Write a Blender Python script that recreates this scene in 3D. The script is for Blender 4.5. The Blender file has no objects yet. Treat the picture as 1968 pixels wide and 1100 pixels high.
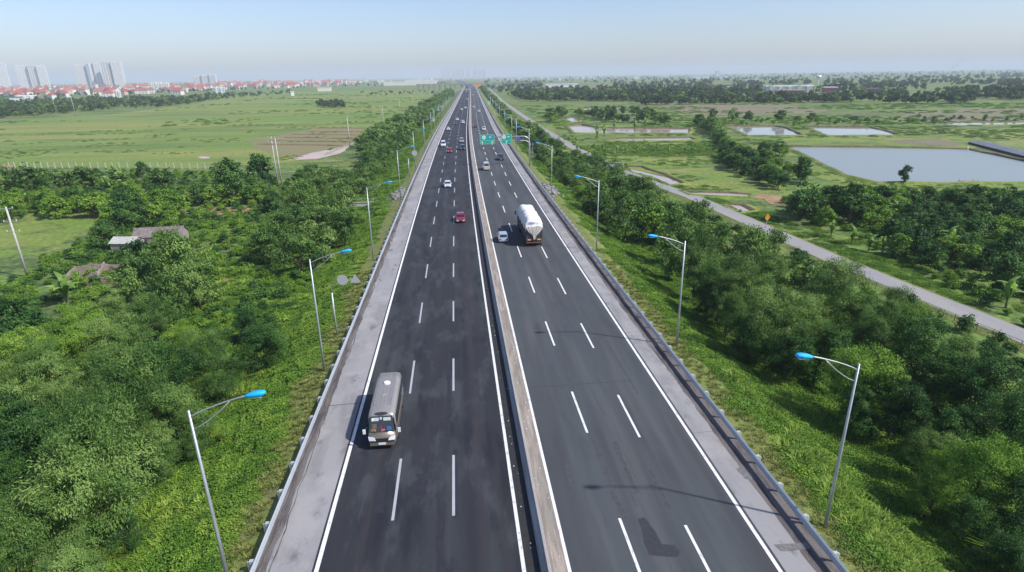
import bpy, bmesh, math, random
import numpy as np
from mathutils import Matrix, Vector, Euler
random.seed(7); rng = np.random.default_rng(11)
sc = bpy.context.scene
COL = sc.collection
rad = math.radians

# ------------------------------------------------------------------ camera, sky, sun, exposure
H = 25.5                                   # the drone hovers 25.5 m above the carriageway, over the road
FPX, CX, CY = 1120.0, 984.0, 550.0
R = np.array([[0.99542136, -0.04550492, 0.08405726],
              [-0.09450929, -0.33705527, 0.93672928],
              [-0.01429384, -0.94038452, -0.33981265]])
cam = bpy.data.cameras.new('camera'); camo = bpy.data.objects.new('camera', cam); COL.objects.link(camo)
camo.matrix_world = Matrix([[R[0, 0], -R[0, 1], -R[0, 2], 0], [R[1, 0], -R[1, 1], -R[1, 2], 0],
                            [R[2, 0], -R[2, 1], -R[2, 2], H], [0, 0, 0, 1]])
cam.sensor_width = 36; cam.lens = FPX / 1968 * 36; cam.clip_start = .5; cam.clip_end = 60000
sc.camera = camo

SUNV = Vector((8.6, -4.3, 10.0)).normalized()          # direction towards the sun
w = bpy.data.worlds.new('World'); sc.world = w; w.use_nodes = True
nt = w.node_tree; bg = nt.nodes['Background']
sky = nt.nodes.new('ShaderNodeTexSky'); sky.sky_type = 'NISHITA'; sky.sun_disc = False
sky.sun_elevation = math.asin(SUNV.z); sky.sun_rotation = math.atan2(SUNV.x, SUNV.y)
sky.air_density = 1.0; sky.dust_density = 1.1; sky.ozone_density = 3.5; sky.altitude = 0
tn = nt.nodes.new('ShaderNodeMix'); tn.data_type = 'RGBA'; tn.blend_type = 'MULTIPLY'; tn.inputs[0].default_value = 1
nt.links.new(sky.outputs[0], tn.inputs[6]); tn.inputs[7].default_value = (1.0, .98, 1.08, 1); nt.links.new(tn.outputs[2], bg.inputs[0]); bg.inputs[1].default_value = .14
sl = bpy.data.lights.new('sun', 'SUN'); sl.energy = 4.6; sl.angle = rad(1.3); sl.color = (1, .955, .88)
so = bpy.data.objects.new('sun', sl); COL.objects.link(so)
so.rotation_euler = SUNV.to_track_quat('Z', 'Y').to_euler(); so.location = (0, 0, 400)
sc.view_settings.view_transform = 'Standard'; sc.view_settings.look = 'None'
sc.view_settings.exposure = 0.20; sc.view_settings.gamma = 1; sc.view_settings.use_curve_mapping = False
sc.render.engine = 'CYCLES'
cy = sc.cycles
cy.max_bounces = 5; cy.diffuse_bounces = 3; cy.glossy_bounces = 2; cy.transmission_bounces = 3
cy.volume_bounces = 2; cy.transparent_max_bounces = 6; cy.use_denoising = True
try: cy.denoiser = 'OPENIMAGEDENOISE'
except Exception: pass
cy.caustics_reflective = False; cy.caustics_refractive = False

# ------------------------------------------------------------------ survey helpers
ZG = -3.5                                   # fields lie 3.5 m below the carriageway
def g(px, py, z=0.0):
    """survey: place in the world, on the level z, of a point of the photograph"""
    d = R @ np.array([(px - CX) / FPX, (py - CY) / FPX, 1.0]); t = (z - H) / d[2]
    return float(d[0] * t), float(d[1] * t)
def ppm(x, y, z):
    c = R.T @ np.array([x, y, z - H]); return FPX / c[2]
def off(y):                                 # the highway's gentle bend
    if y < 60: return 0.0
    if y < 358: return (y - 60) ** 2 / 21280.0
    if y < 1500: return .028 * (y - 209)
    if y < 1800: return .028 * 1291 + .028 * (y - 1500) - (y - 1500) ** 2 * .031 / 600
    return .028 * 1591 - 4.65 - .003 * (y - 1800)
def inside(poly, X, Y):
    poly = np.asarray(poly, float); n = len(poly); r = np.zeros(len(X), bool); j = n - 1
    for i in range(n):
        xi, yi = poly[i]; xj, yj = poly[j]
        c = ((yi > Y) != (yj > Y)) & (X < (xj - xi) * (Y - yi) / (yj - yi + 1e-12) + xi)
        r ^= c; j = i
    return r
def gp(pts, z=ZG): return [g(x, y, z) for x, y in pts]
def scat(poly, sp, jit=.45):
    poly = np.asarray(poly, float); lo = poly.min(0); hi = poly.max(0)
    gx, gy = np.meshgrid(np.arange(lo[0], hi[0], sp), np.arange(lo[1], hi[1], sp))
    X = gx.ravel() + rng.uniform(-jit, jit, gx.size) * sp; Y = gy.ravel() + rng.uniform(-jit, jit, gx.size) * sp
    m = inside(poly, X, Y); return X[m], Y[m]
def vnoise(X, Y, s, seed=0):
    r = np.random.default_rng(seed); T = r.random((64, 64)); x = X / s; y = Y / s
    x0 = np.floor(x).astype(int); y0 = np.floor(y).astype(int); fx = x - x0; fy = y - y0
    fx = fx * fx * (3 - 2 * fx); fy = fy * fy * (3 - 2 * fy)
    q = lambda a, b: T[a % 64, b % 64]
    return (q(x0, y0) * (1 - fx) + q(x0 + 1, y0) * fx) * (1 - fy) + (q(x0, y0 + 1) * (1 - fx) + q(x0 + 1, y0 + 1) * fx) * fy

# ------------------------------------------------------------------ materials
MATS = {}
def newmat(name):
    m = bpy.data.materials.new(name); m.use_nodes = True; MATS[name] = m
    return m, m.node_tree, m.node_tree.nodes['Principled BSDF']
def c4(c): return (c[0], c[1], c[2], 1)
def mat(name, c, rough=.6, metal=0, spec=.5, var=0, scale=3.0, c2=None, bump=0, coat=0):
    m, t, b = newmat(name)
    b.inputs['Base Color'].default_value = c4(c); b.inputs['Roughness'].default_value = rough
    b.inputs['Metallic'].default_value = metal; b.inputs['Specular IOR Level'].default_value = spec
    if coat: b.inputs['Coat Weight'].default_value = coat; b.inputs['Coat Roughness'].default_value = .05
    if c2 is None and var: c2 = tuple(x * (1 - var) for x in c)
    if c2:
        tc = t.nodes.new('ShaderNodeTexCoord'); n = t.nodes.new('ShaderNodeTexNoise')
        n.inputs['Scale'].default_value = scale; n.inputs['Detail'].default_value = 6; n.inputs['Roughness'].default_value = .65
        t.links.new(tc.outputs['Object'], n.inputs['Vector'])
        r = t.nodes.new('ShaderNodeValToRGB'); r.color_ramp.elements[0].position = .35; r.color_ramp.elements[1].position = .66
        r.color_ramp.elements[0].color = c4(c); r.color_ramp.elements[1].color = c4(c2)
        t.links.new(n.outputs['Fac'], r.inputs[0]); t.links.new(r.outputs[0], b.inputs['Base Color'])
        if bump:
            bp = t.nodes.new('ShaderNodeBump'); bp.inputs['Strength'].default_value = bump; bp.inputs['Distance'].default_value = .05
            t.links.new(n.outputs['Fac'], bp.inputs['Height']); t.links.new(bp.outputs[0], b.inputs['Normal'])
    return m
def layered(name, base, layers, rough=.9, fine=None, spec=.3, bump=None, track=None):
    """base colour, then noise-masked layers: (colour, noise scale (x,y), lo, hi, strength, seed)"""
    m, t, b = newmat(name); N = t.nodes; L = t.links
    b.inputs['Roughness'].default_value = rough; b.inputs['Specular IOR Level'].default_value = spec
    tc = N.new('ShaderNodeTexCoord'); cur = None
    for (c, s, lo, hi, k, seed) in layers:
        mp = N.new('ShaderNodeMapping'); mp.inputs['Scale'].default_value = (s[0], s[1], 1); mp.inputs['Location'].default_value = (seed * 13.7, seed * 7.3, 0)
        L.new(tc.outputs['Object'], mp.inputs[0]); n = N.new('ShaderNodeTexNoise'); n.inputs['Scale'].default_value = 1
        n.inputs['Detail'].default_value = 7; n.inputs['Roughness'].default_value = .6; L.new(mp.outputs[0], n.inputs['Vector'])
        mr = N.new('ShaderNodeMapRange'); mr.inputs[1].default_value = lo; mr.inputs[2].default_value = hi; mr.inputs[4].default_value = k
        L.new(n.outputs['Fac'], mr.inputs[0])
        mx = N.new('ShaderNodeMix'); mx.data_type = 'RGBA'; L.new(mr.outputs[0], mx.inputs[0])
        if cur is None: mx.inputs[6].default_value = c4(base)
        else: L.new(cur, mx.inputs[6])
        mx.inputs[7].default_value = c4(c); cur = mx.outputs[2]
    if fine:
        n = N.new('ShaderNodeTexNoise'); n.inputs['Scale'].default_value = fine[0]; n.inputs['Detail'].default_value = 4
        L.new(tc.outputs['Object'], n.inputs['Vector']); mr = N.new('ShaderNodeMapRange')
        mr.inputs[1].default_value = .3; mr.inputs[2].default_value = .7; mr.inputs[3].default_value = 1 - fine[1]; mr.inputs[4].default_value = 1 + fine[1]
        L.new(n.outputs['Fac'], mr.inputs[0]); vm = N.new('ShaderNodeVectorMath'); vm.operation = 'SCALE'
        L.new(cur, vm.inputs[0]); L.new(mr.outputs[0], vm.inputs['Scale']); cur = vm.outputs[0]
        if bump:
            bp = N.new('ShaderNodeBump'); bp.inputs['Strength'].default_value = bump; bp.inputs['Distance'].default_value = .02
            L.new(n.outputs['Fac'], bp.inputs['Height']); L.new(bp.outputs[0], b.inputs['Normal'])
    if track:                                   # polish and grime along the wheel paths, following the bend
        def mth(op, a, c=None, d=None):
            q = N.new('ShaderNodeMath'); q.operation = op
            for i_, v in enumerate((a, c, d)):
                if v is None: continue
                if isinstance(v, (int, float)): q.inputs[i_].default_value = v
                else: L.new(v, q.inputs[i_])
            return q.outputs[0]
        sp = N.new('ShaderNodeSeparateXYZ'); L.new(tc.outputs['Object'], sp.inputs[0]); X_, Y_ = sp.outputs[0], sp.outputs[1]
        a1 = mth('MINIMUM', mth('MAXIMUM', mth('SUBTRACT', Y_, 60), 0), 298); bend = mth('ADD', mth('DIVIDE', mth('MULTIPLY', a1, a1), 21280), mth('MULTIPLY', mth('MAXIMUM', mth('SUBTRACT', Y_, 358), 0), .028))
        ph = mth('MULTIPLY', mth('SUBTRACT', mth('SUBTRACT', X_, bend), track[0]), 6.2832 / track[1])
        fac = mth('MULTIPLY_ADD', mth('COSINE', ph), -track[2], 1.0); oil = mth('MULTIPLY_ADD', mth('POWER', mth('MAXIMUM', mth('COSINE', mth('MULTIPLY_ADD', ph, .5, 1.5708)), 0), 8), -track[2] * 1.2, 1)
        vm = N.new('ShaderNodeVectorMath'); vm.operation = 'SCALE'; L.new(cur, vm.inputs[0]); L.new(mth('MULTIPLY', fac, oil), vm.inputs['Scale']); cur = vm.outputs[0]
    L.new(cur, b.inputs['Base Color']); return m
def leafmat(name, dark, mid, light, trans=.13, rough=.5, obvar=.35):
    m, t, b = newmat(name); N = t.nodes; L = t.links
    at = N.new('ShaderNodeAttribute'); at.attribute_name = 'tone'
    oi = N.new('ShaderNodeObjectInfo')
    r = N.new('ShaderNodeValToRGB'); e = r.color_ramp.elements
    e[0].position = 0.05; e[0].color = c4(dark); e[1].position = 1; e[1].color = c4(light)
    x = e.new(.5); x.color = c4(mid)
    ad = N.new('ShaderNodeMath'); ad.operation = 'MULTIPLY_ADD'; ad.inputs[1].default_value = obvar; 
    sb = N.new('ShaderNodeMath'); sb.operation = 'SUBTRACT'; L.new(oi.outputs['Random'], sb.inputs[0]); sb.inputs[1].default_value = .5
    L.new(sb.outputs[0], ad.inputs[0]); L.new(at.outputs['Fac'], ad.inputs[2]); L.new(ad.outputs[0], r.inputs[0])
    b.inputs['Roughness'].default_value = rough; b.inputs['Specular IOR Level'].default_value = .12
    L.new(r.outputs[0], b.inputs['Base Color'])
    tr = N.new('ShaderNodeBsdfTranslucent'); 
    vm = N.new('ShaderNodeVectorMath'); vm.operation = 'MULTIPLY'; vm.inputs[1].default_value = (1.3, 1.5, .7)
    L.new(r.outputs[0], vm.inputs[0]); L.new(vm.outputs[0], tr.inputs[0])
    ms = N.new('ShaderNodeMixShader'); ms.inputs[0].default_value = trans
    L.new(b.outputs[0], ms.inputs[1]); L.new(tr.outputs[0], ms.inputs[2]); L.new(ms.outputs[0], N['Material Output'].inputs[0])
    return m

M_ground = layered('ground_grass', (.115, .190, .034), [((.200, .225, .055), (.012, .035), .42, .62, .9, 1), ((.07, .11, .035), (.02, .07), .5, .62, .9, 2),
            ((.17, .14, .085), (.006, .03), .58, .7, .75, 3), ((.045, .08, .025), (.10, .22), .52, .64, .85, 4), ((.22, .19, .11), (.2, .4), .58, .70, .6, 5)], fine=(1.3, .45))
M_field = layered('left_field_grass', (.135, .215, .038), [((.225, .235, .060), (.005, .03), .42, .62, 1, 1), ((.105, .165, .034), (.008, .045), .5, .62, .9, 2),
            ((.21, .17, .10), (.004, .03), .60, .70, .6, 6), ((.08, .115, .04), (.03, .22), .60, .68, .8, 4), ((.2, .2, .08), (.2, .6), .55, .75, .5, 5)], fine=(.8, .22))
M_paddock = layered('pale_meadow_grass', (.14, .215, .036), [((.22, .23, .055), (.03, .06), .42, .62, .9, 8), ((.075, .12, .035), (.09, .16), .50, .62, .85, 9), ((.24, .19, .11), (.15, .3), .6, .7, .5, 12)], fine=(1.1, .3))
M_slope = layered('slope_grass', (.12, .19, .045), [((.20, .22, .06), (.1, .1), .4, .6, .8, 1), ((.055, .09, .025), (.35, .35), .5, .7, .8, 2)], fine=(3, .35))
M_verge = layered('dry_verge', (.155, .185, .048), [((.17, .13, .07), (.5, .16), .50, .66, .8, 1), ((.10, .12, .04), (.9, .6), .48, .62, .8, 2)], fine=(8, .35))
M_fallow = layered('fallow_brown_field', (.20, .165, .11), [((.135, .15, .065), (.03, .09), .42, .58, .8, 1), ((.24, .19, .14), (.05, .25), .5, .64, .8, 2)], fine=(1.2, .25))
M_strip = layered('striped_plot_soil', (.20, .19, .09), [((.24, .16, .10), (.008, .26), .48, .56, .85, 1), ((.15, .18, .06), (.02, .3), .52, .62, .7, 2)], fine=(1.5, .2))
M_soil = layered('bare_soil', (.33, .20, .12), [((.22, .17, .08), (.25, .25), .45, .6, .8, 1), ((.42, .27, .18), (.4, .4), .5, .7, .7, 2)], fine=(3, .2))
M_soilridge = layered('ridge_soil', (.14, .12, .06), [((.22, .14, .08), (.2, .2), .45, .6, .8, 1)], fine=(2, .3))
M_palesand = layered('pale_dry_mud', (.44, .36, .33), [((.36, .28, .24), (.1, .1), .45, .65, .7, 1)], fine=(2, .1))
M_bank = layered('muddy_bank', (.15, .105, .065), [((.08, .065, .045), (.4, .4), .45, .6, .8, 1), ((.12, .14, .05), (.3, .3), .5, .62, .8, 2)], fine=(3, .3))
M_asL = layered('dark_asphalt', (.024, .026, .031), [((.043, .047, .052), (.34, .02), .46, .62, .75, 1), ((.046, .051, .057), (.42, .16), .50, .58, .8, 21), ((.014, .016, .023), (.5, .13), .53, .63, .8, 2), ((.034, .030, .033), (.9, .006), .5, .62, .7, 3)],
              rough=.8, fine=(22, .13), spec=.3, bump=.2, track=(-7.7, 1.87, .07))
M_asR = layered('grey_asphalt', (.066, .075, .081), [((.050, .052, .058), (.30, .02), .42, .60, .9, 4), ((.052, .056, .062), (.5, .15), .52, .64, .6, 24), ((.084, .089, .092), (.5, .03), .5, .64, .8, 5), ((.05, .047, .05), (1.3, .12), .60, .70, .7, 6)],
              rough=.85, fine=(22, .12), spec=.3, bump=.2, track=(6.05, 1.9, .06))
M_conc = layered('shoulder_concrete', (.275, .272, .276), [((.215, .21, .215), (.5, .10), .45, .60, .9, 1), ((.13, .127, .13), (.7, .4), .57, .68, .8, 2), ((.33, .32, .315), (.3, .3), .5, .6, .6, 5), ((.30, .265, .25), (.9, .05), .58, .68, .5, 6)], rough=.9, fine=(14, .07), bump=.1)
M_gut = layered('gutter_dirt', (.145, .13, .125), [((.07, .063, .066), (1.5, .25), .45, .6, .9, 1), ((.20, .165, .145), (2, .3), .55, .68, .7, 2)], fine=(12, .25))
M_meddirt = layered('median_dust', (.25, .23, .20), [((.19, .16, .14), (3, .3), .45, .6, .8, 1), ((.38, .32, .28), (3, .2), .5, .62, .7, 2)], fine=(12, .15))
M_barr = layered('barrier_concrete', (.32, .31, .31), [((.30, .27, .25), (3, .3), .45, .62, .8, 1), ((.52, .45, .40), (5, .15), .5, .65, .6, 2)], fine=(9, .1))
M_svc = layered('service_road_concrete', (.27, .265, .265), [((.31, .29, .275), (.3, .08), .45, .62, .8, 1), ((.24, .22, .205), (.7, .5), .6, .72, .6, 2)], fine=(9, .08))
M_paint = layered('white_road_paint', (.74, .74, .72), [((.40, .40, .40), (3.5, 1.3), .54, .66, .8, 1)], rough=.7, fine=(20, .08))
M_paintL = layered('worn_lane_paint', (.38, .38, .41), [((.30, .30, .32), (3, 1), .5, .7, .7, 1)], rough=.7, fine=(20, .08))
M_paintR = layered('lane_paint', (.68, .68, .66), [((.36, .36, .36), (4, 1.6), .54, .66, .8, 1)], rough=.7, fine=(20, .08))
M_tar = mat('tar_patch', (.034, .036, .044), .75, var=.3, scale=3)
M_oil = mat('oil_stain', (.105, .10, .10), .9, c2=(.20, .19, .19), scale=4)
M_seam = mat('joint_filler', (.12, .11, .105), .9)
M_galv = mat('galvanised_steel', (.50, .53, .55), .42, metal=.55, var=.2, scale=2)
M_rail = mat('rail_steel', (.52, .56, .58), .45, metal=.4, var=.15, scale=1.2)
M_post = mat('post_steel', (.55, .56, .56), .5, metal=.35)
M_blue = mat('blue_lamp_cover', (.01, .42, .86), .6, spec=.4)
M_lens = mat('lamp_lens', (.7, .72, .72), .2)
M_signback = mat('sign_back', (.46, .46, .47), .55, metal=.2)
M_black = mat('black_rubber', (.018, .018, .02), .7)
M_dark = mat('dark_trim', (.03, .03, .035), .5)
M_glass = mat('dark_glass', (.02, .025, .032), .08, spec=.8)
M_chrome = mat('chrome', (.75, .76, .78), .15, metal=1)
M_head = mat('headlight_lens', (.8, .82, .85), .12, spec=.8)
M_tail = mat('tail_light', (.45, .03, .02), .3)
M_plate = mat('number_plate', (.8, .8, .78), .5)
M_green = mat('sign_green', (.0, .40, .27), .45)
M_white = mat('sign_white', (.8, .8, .78), .5)
M_sblue = mat('sign_blue', (.01, .28, .62), .45)
M_red = mat('sign_red', (.55, .03, .03), .45)
M_purple = mat('sign_violet', (.16, .09, .42), .5)
M_yellow = mat('sign_yellow', (.85, .42, .02), .5)
M_polec = mat('concrete_pole', (.52, .50, .46), .8, var=.2, scale=4)
M_bark = mat('bark', (.13, .095, .065), .9, var=.5, scale=8)
M_rock = mat('grey_stone', (.33, .32, .32), .85, var=.55, scale=1.5)

def water(name, deep, rough=.08, bumps=.05, scale=1.2):
    m, t, b = newmat(name); N = t.nodes; L = t.links
    b.inputs['Base Color'].default_value = c4(deep); b.inputs['Roughness'].default_value = rough
    b.inputs['IOR'].default_value = 1.33; b.inputs['Specular IOR Level'].default_value = .6
    tc = N.new('ShaderNodeTexCoord'); n = N.new('ShaderNodeTexNoise'); n.inputs['Scale'].default_value = scale; n.inputs['Detail'].default_value = 3
    L.new(tc.outputs['Object'], n.inputs['Vector']); bp = N.new('ShaderNodeBump'); bp.inputs['Strength'].default_value = bumps; bp.inputs['Distance'].default_value = .1
    L.new(n.outputs['Fac'], bp.inputs['Height']); L.new(bp.outputs[0], b.inputs['Normal']); return m
W_grey = water('pond_water_grey', (.235, .265, .245), .28, .14)
W_pink = water('pond_water_muddy', (.42, .32, .27), .10, .06)
W_pale = water('pond_water_pale', (.34, .33, .30), .06, .04)

# leaf colours: dark, mid, light
L_acacia = leafmat('acacia_leaves', (.034, .085, .018), (.100, .188, .040), (.225, .325, .085), obvar=.5)
L_dark = leafmat('dark_leaves', (.018, .055, .015), (.046, .118, .026), (.105, .205, .042), obvar=.5)
L_lime = leafmat('bright_leaves', (.065, .145, .018), (.150, .275, .032), (.28, .40, .065), obvar=.45)
L_creep = leafmat('creeper_leaves', (.050, .125, .017), (.120, .235, .028), (.24, .345, .048), obvar=.65)
L_grass = leafmat('long_grass', (.09, .175, .022), (.18, .29, .038), (.32, .40, .08), obvar=.5)
L_dry = leafmat('dry_grass', (.11, .16, .03), (.19, .22, .055), (.29, .29, .09), obvar=.5)
L_far = leafmat('distant_leaves', (.026, .056, .018), (.058, .105, .032), (.12, .18, .055), obvar=.7)
L_banana = leafmat('banana_leaves', (.10, .19, .04), (.19, .31, .07), (.32, .44, .13), trans=.3, rough=.35)

# ------------------------------------------------------------------ object helpers
def tag(o, label=None, cat=None, group=None, kind=None):
    if label: o['label'] = label
    if cat: o['category'] = cat
    if group: o['group'] = group
    if kind: o['kind'] = kind
    return o
def empty(name, loc=(0, 0, 0), rz=0, **k):
    o = bpy.data.objects.new(name, None); o.location = loc; o.rotation_euler = (0, 0, rz); o.empty_display_size = .3
    COL.objects.link(o); return tag(o, **k)
def link(name, me, parent=None, **k):
    o = bpy.data.objects.new(name, me); COL.objects.link(o)
    if parent is not None: o.parent = parent
    return tag(o, **k)
class B:
    """collects faces for ONE mesh"""
    def __init__(s): s.v = []; s.f = []; s.M = Matrix.Identity(4)
    def add(s, vs, fs):
        n = len(s.v); s.v += [tuple(s.M @ Vector(p)) for p in vs]; s.f += [tuple(i + n for i in f) for f in fs]; return s
    def box(s, x0, x1, y0, y1, z0, z1, t=1.0, ty=None):
        ty = t if ty is None else ty
        cx, cy_ = (x0 + x1) / 2, (y0 + y1) / 2
        T = lambda x, y: (cx + (x - cx) * t, cy_ + (y - cy_) * ty)
        a = [(x0, y0, z0), (x1, y0, z0), (x1, y1, z0), (x0, y1, z0)]
        b = [(*T(x0, y0), z1), (*T(x1, y0), z1), (*T(x1, y1), z1), (*T(x0, y1), z1)]
        return s.add(a + b, [(3, 2, 1, 0), (4, 5, 6, 7), (0, 1, 5, 4), (1, 2, 6, 5), (2, 3, 7, 6), (3, 0, 4, 7)])
    def rings(s, rings, cap=True, closed=True):
        n = len(rings[0]); vs = [p for r in rings for p in r]; fs = []
        for i in range(len(rings) - 1):
            for j in range(n if closed else n - 1):
                k = (j + 1) % n; fs.append((i * n + j, i * n + k, (i + 1) * n + k, (i + 1) * n + j))
        if cap: fs += [tuple(range(n - 1, -1, -1)), tuple(range((len(rings) - 1) * n, len(rings) * n))]
        return s.add(vs, fs)
    def tube(s, pts, r, n=8, cap=True):
        pts = [Vector(p) for p in pts]; rs = r if hasattr(r, '__len__') else [r] * len(pts); out = []
        for i, p in enumerate(pts):
            d = (pts[min(i + 1, len(pts) - 1)] - pts[max(i - 1, 0)]).normalized()
            a = d.cross(Vector((0, 0, 1)) if abs(d.z) < .9 else Vector((0, 1, 0))).normalized(); b = d.cross(a)
            out.append([tuple(p + a * math.cos(q * 2 * math.pi / n) * rs[i] + b * math.sin(q * 2 * math.pi / n) * rs[i]) for q in range(n)])
        return s.rings(out, cap)
    def quad(s, a, b, c, d): return s.add([a, b, c, d], [(0, 1, 2, 3)])
    def poly(s, pts, d):
        n = len(pts); d = Vector(d)
        top = [tuple(Vector(p) + d) for p in pts]
        return s.add(list(pts) + top, [tuple(range(n - 1, -1, -1)), tuple(range(n, 2 * n))] + [(i, (i + 1) % n, n + (i + 1) % n, n + i) for i in range(n)])
    def mesh(s, name, m, smooth=False):
        me = bpy.data.meshes.new(name); me.from_pydata(s.v, [], s.f); me.materials.append(m)
        bm = bmesh.new(); bm.from_mesh(me); bmesh.ops.recalc_face_normals(bm, faces=bm.faces); bm.to_mesh(me); bm.free()
        if smooth: me.shade_smooth()
        return me
    def obj(s, name, m, parent=None, smooth=False, **k): return link(name, s.mesh(name, m, smooth), parent, **k)
def dup(root, loc=None, rz=None, scale=None, **k):
    r = root.copy(); COL.objects.link(r)
    if loc is not None: r.location = loc
    if rz is not None: r.rotation_euler = (0, 0, rz)
    if scale is not None: r.scale = scale if hasattr(scale, '__len__') else (scale,) * 3
    for ch in KIDS.get(root.name, list(root.children)):
        c = ch.copy(); COL.objects.link(c); c.parent = r
        for q in KIDS.get(ch.name, list(ch.children)):
            d = q.copy(); COL.objects.link(d); d.parent = c
    return tag(r, **k)
KIDS = {}
def remember(root):
    KIDS[root.name] = list(root.children)
    for c in root.children: KIDS[c.name] = list(c.children)
    return root
def arrmesh(name, V, F, m, tone=None):
    """V (n,3), F (k,4) -> mesh; tone per vertex"""
    me = bpy.data.meshes.new(name); V = np.ascontiguousarray(V, np.float32); F = np.ascontiguousarray(F, np.int32)
    me.vertices.add(len(V)); me.vertices.foreach_set('co', V.ravel())
    k = F.shape[1]; me.loops.add(F.size); me.loops.foreach_set('vertex_index', F.ravel())
    me.polygons.add(len(F)); me.polygons.foreach_set('loop_start', np.arange(0, F.size, k, dtype=np.int32))
    me.polygons.foreach_set('loop_total', np.full(len(F), k, np.int32))
    if tone is not None:
        a = me.attributes.new('tone', 'FLOAT', 'POINT'); a.data.foreach_set('value', np.ascontiguousarray(tone, np.float32))
    me.materials.append(m); me.update(); me.validate(); return me

# ------------------------------------------------------------------ ground, fields
def sheet(name, poly, z, m, label=None, jit=0.0, seg=6.0, parent=None, kind='structure'):
    """flat sheet with an irregular outline"""
    out = []
    for i in range(len(poly)):
        a = Vector(poly[i]); b = Vector(poly[(i + 1) % len(poly)]); d = (b - a); L = d.length; n = max(1, int(L / seg)); nn = Vector((-d.y, d.x)).normalized()
        for k in range(n):
            p = a + d * (k / n) + nn * (random.uniform(-jit, jit) if jit else 0); out.append((p.x, p.y, z))
    bm = bmesh.new(); vs = [bm.verts.new(p) for p in out]; f = bm.faces.new(vs)
    if f.normal.z < 0: f.normal_flip()
    bmesh.ops.triangulate(bm, faces=[f]); me = bpy.data.meshes.new(name); bm.to_mesh(me); bm.free(); me.materials.append(m)
    return link(name, me, parent, label=label, kind=kind)
bb = B(); bb.quad((-13000, -900, ZG), (13000, -900, ZG), (13000, 15000, ZG), (-13000, 15000, ZG)); bb.obj('ground', M_ground, kind='structure')
lf = gp([(-60, 326), (0, 322), (395, 323), (560, 312), (640, 292), (690, 262), (790, 215), (845, 182), (800, 174), (600, 176), (480, 180), (330, 205), (200, 222), (0, 236), (-60, 238)])
sheet('left_field', lf, ZG + .03, M_field, jit=1.0, seg=15)
sheet('striped_plots', gp([(560, 306), (490, 284), (480, 272), (610, 246), (702, 246), (672, 276), (640, 288)]), ZG + .06, M_strip, jit=.5)
for (xa, ya, xb, yb) in ((612, 247, 700, 247.5), (588, 253, 694, 254), (562, 259, 690, 260.5), (548, 265, 684, 267.5), (520, 271, 682, 274), (496, 278, 672, 281)):
    a, c_ = Vector(g(xa, ya, ZG)), Vector(g(xb, yb, ZG)); nn = (c_ - a).normalized(); nn = Vector((-nn.y, nn.x)) * .9
    b = B(); b.rings([[(*(p - nn), ZG + .02), (*(p - nn * .5), ZG + .45 * k), (*(p + nn * .5), ZG + .45 * k), (*(p + nn), ZG + .02)] for p, k in [(a.lerp(c_, t_ / 10), random.uniform(.6, 1.1)) for t_ in range(11)]], closed=False, cap=False); b.obj('plot_ridge', M_soilridge, kind='structure')
sheet('dry_mud_patch', gp([(552, 309), (600, 294), (640, 287), (676, 279), (656, 295), (612, 306)]), ZG + .09, M_palesand, jit=.4, seg=3)
sheet('pale_soil_patch', gp([(378, 303), (388, 301), (402, 302), (404, 305), (390, 306)]), ZG + .09, M_palesand, jit=.2, seg=2)
sheet('bare_soil_patch', gp([(374, 406), (400, 399), (440, 399), (482, 400), (478, 416), (440, 424), (392, 428), (378, 420)]), ZG + .05, M_soil, jit=.4, seg=2)
sheet('bare_soil_patch', gp([(425, 520), (455, 508), (470, 518), (455, 530), (440, 548), (415, 550)]), ZG + .05, M_soil, jit=.3, seg=1.5)
sheet('bare_soil_patch', gp([(330, 596), (372, 572), (386, 580), (352, 602)]), ZG + .05, M_soil, jit=.2, seg=1.5)
sheet('grass_clearing', gp([(-40, 440), (60, 425), (168, 412), (188, 430), (120, 470), (0, 500), (-60, 500)]), ZG + .05, M_paddock, jit=.6, seg=4)
sheet('red_soil_patch', gp([(-20, 318), (26, 318), (28, 325), (-20, 328)]), ZG + .07, M_soil, jit=.3, seg=3)
sheet('right_meadow', gp([(1180, 318), (1230, 306), (1420, 300), (1470, 330), (1510, 362), (1500, 376), (1340, 364), (1290, 345)]), ZG + .05, M_paddock, jit=.6, seg=5)
sheet('pond_side_meadow', gp([(1500, 266), (1740, 262), (1900, 276), (1860, 288), (1520, 283)]), ZG + .05, M_paddock, jit=.6, seg=6)
sheet('pond_front_meadow', gp([(1560, 308), (1625, 340), (1690, 354), (1990, 354), (1990, 374), (1700, 366), (1600, 350), (1520, 325)]), ZG + .05, M_paddock, jit=.6, seg=5)
sheet('fallow_field', gp([(1262, 201), (1500, 201), (1600, 214), (1500, 222), (1330, 222)]), ZG + .06, M_fallow, jit=1.5, seg=12)
sheet('fallow_field', gp([(1720, 214), (1990, 208), (1990, 230), (1860, 236), (1760, 234)]), ZG + .06, M_fallow, jit=1.5, seg=12)
sheet('bare_soil_patch', gp([(1700, 270), (1800, 267), (1850, 277), (1830, 283), (1740, 277)]), ZG + .08, M_fallow, jit=.8, seg=5)
sheet('bare_soil_patch', gp([(1466, 384), (1490, 380), (1560, 382), (1590, 390), (1540, 396), (1480, 394)]), ZG + .08, M_soil, jit=.4, seg=3)
sheet('bare_soil_patch', gp([(1440, 372), (1500, 376), (1518, 386), (1450, 382)]), ZG + .07, M_soil, jit=.3, seg=3)
sheet('brick_yard', gp([(1040, 165), (1180, 164), (1182, 168), (1042, 169)]), ZG + .2, M_fallow, jit=2, seg=30)

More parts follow.
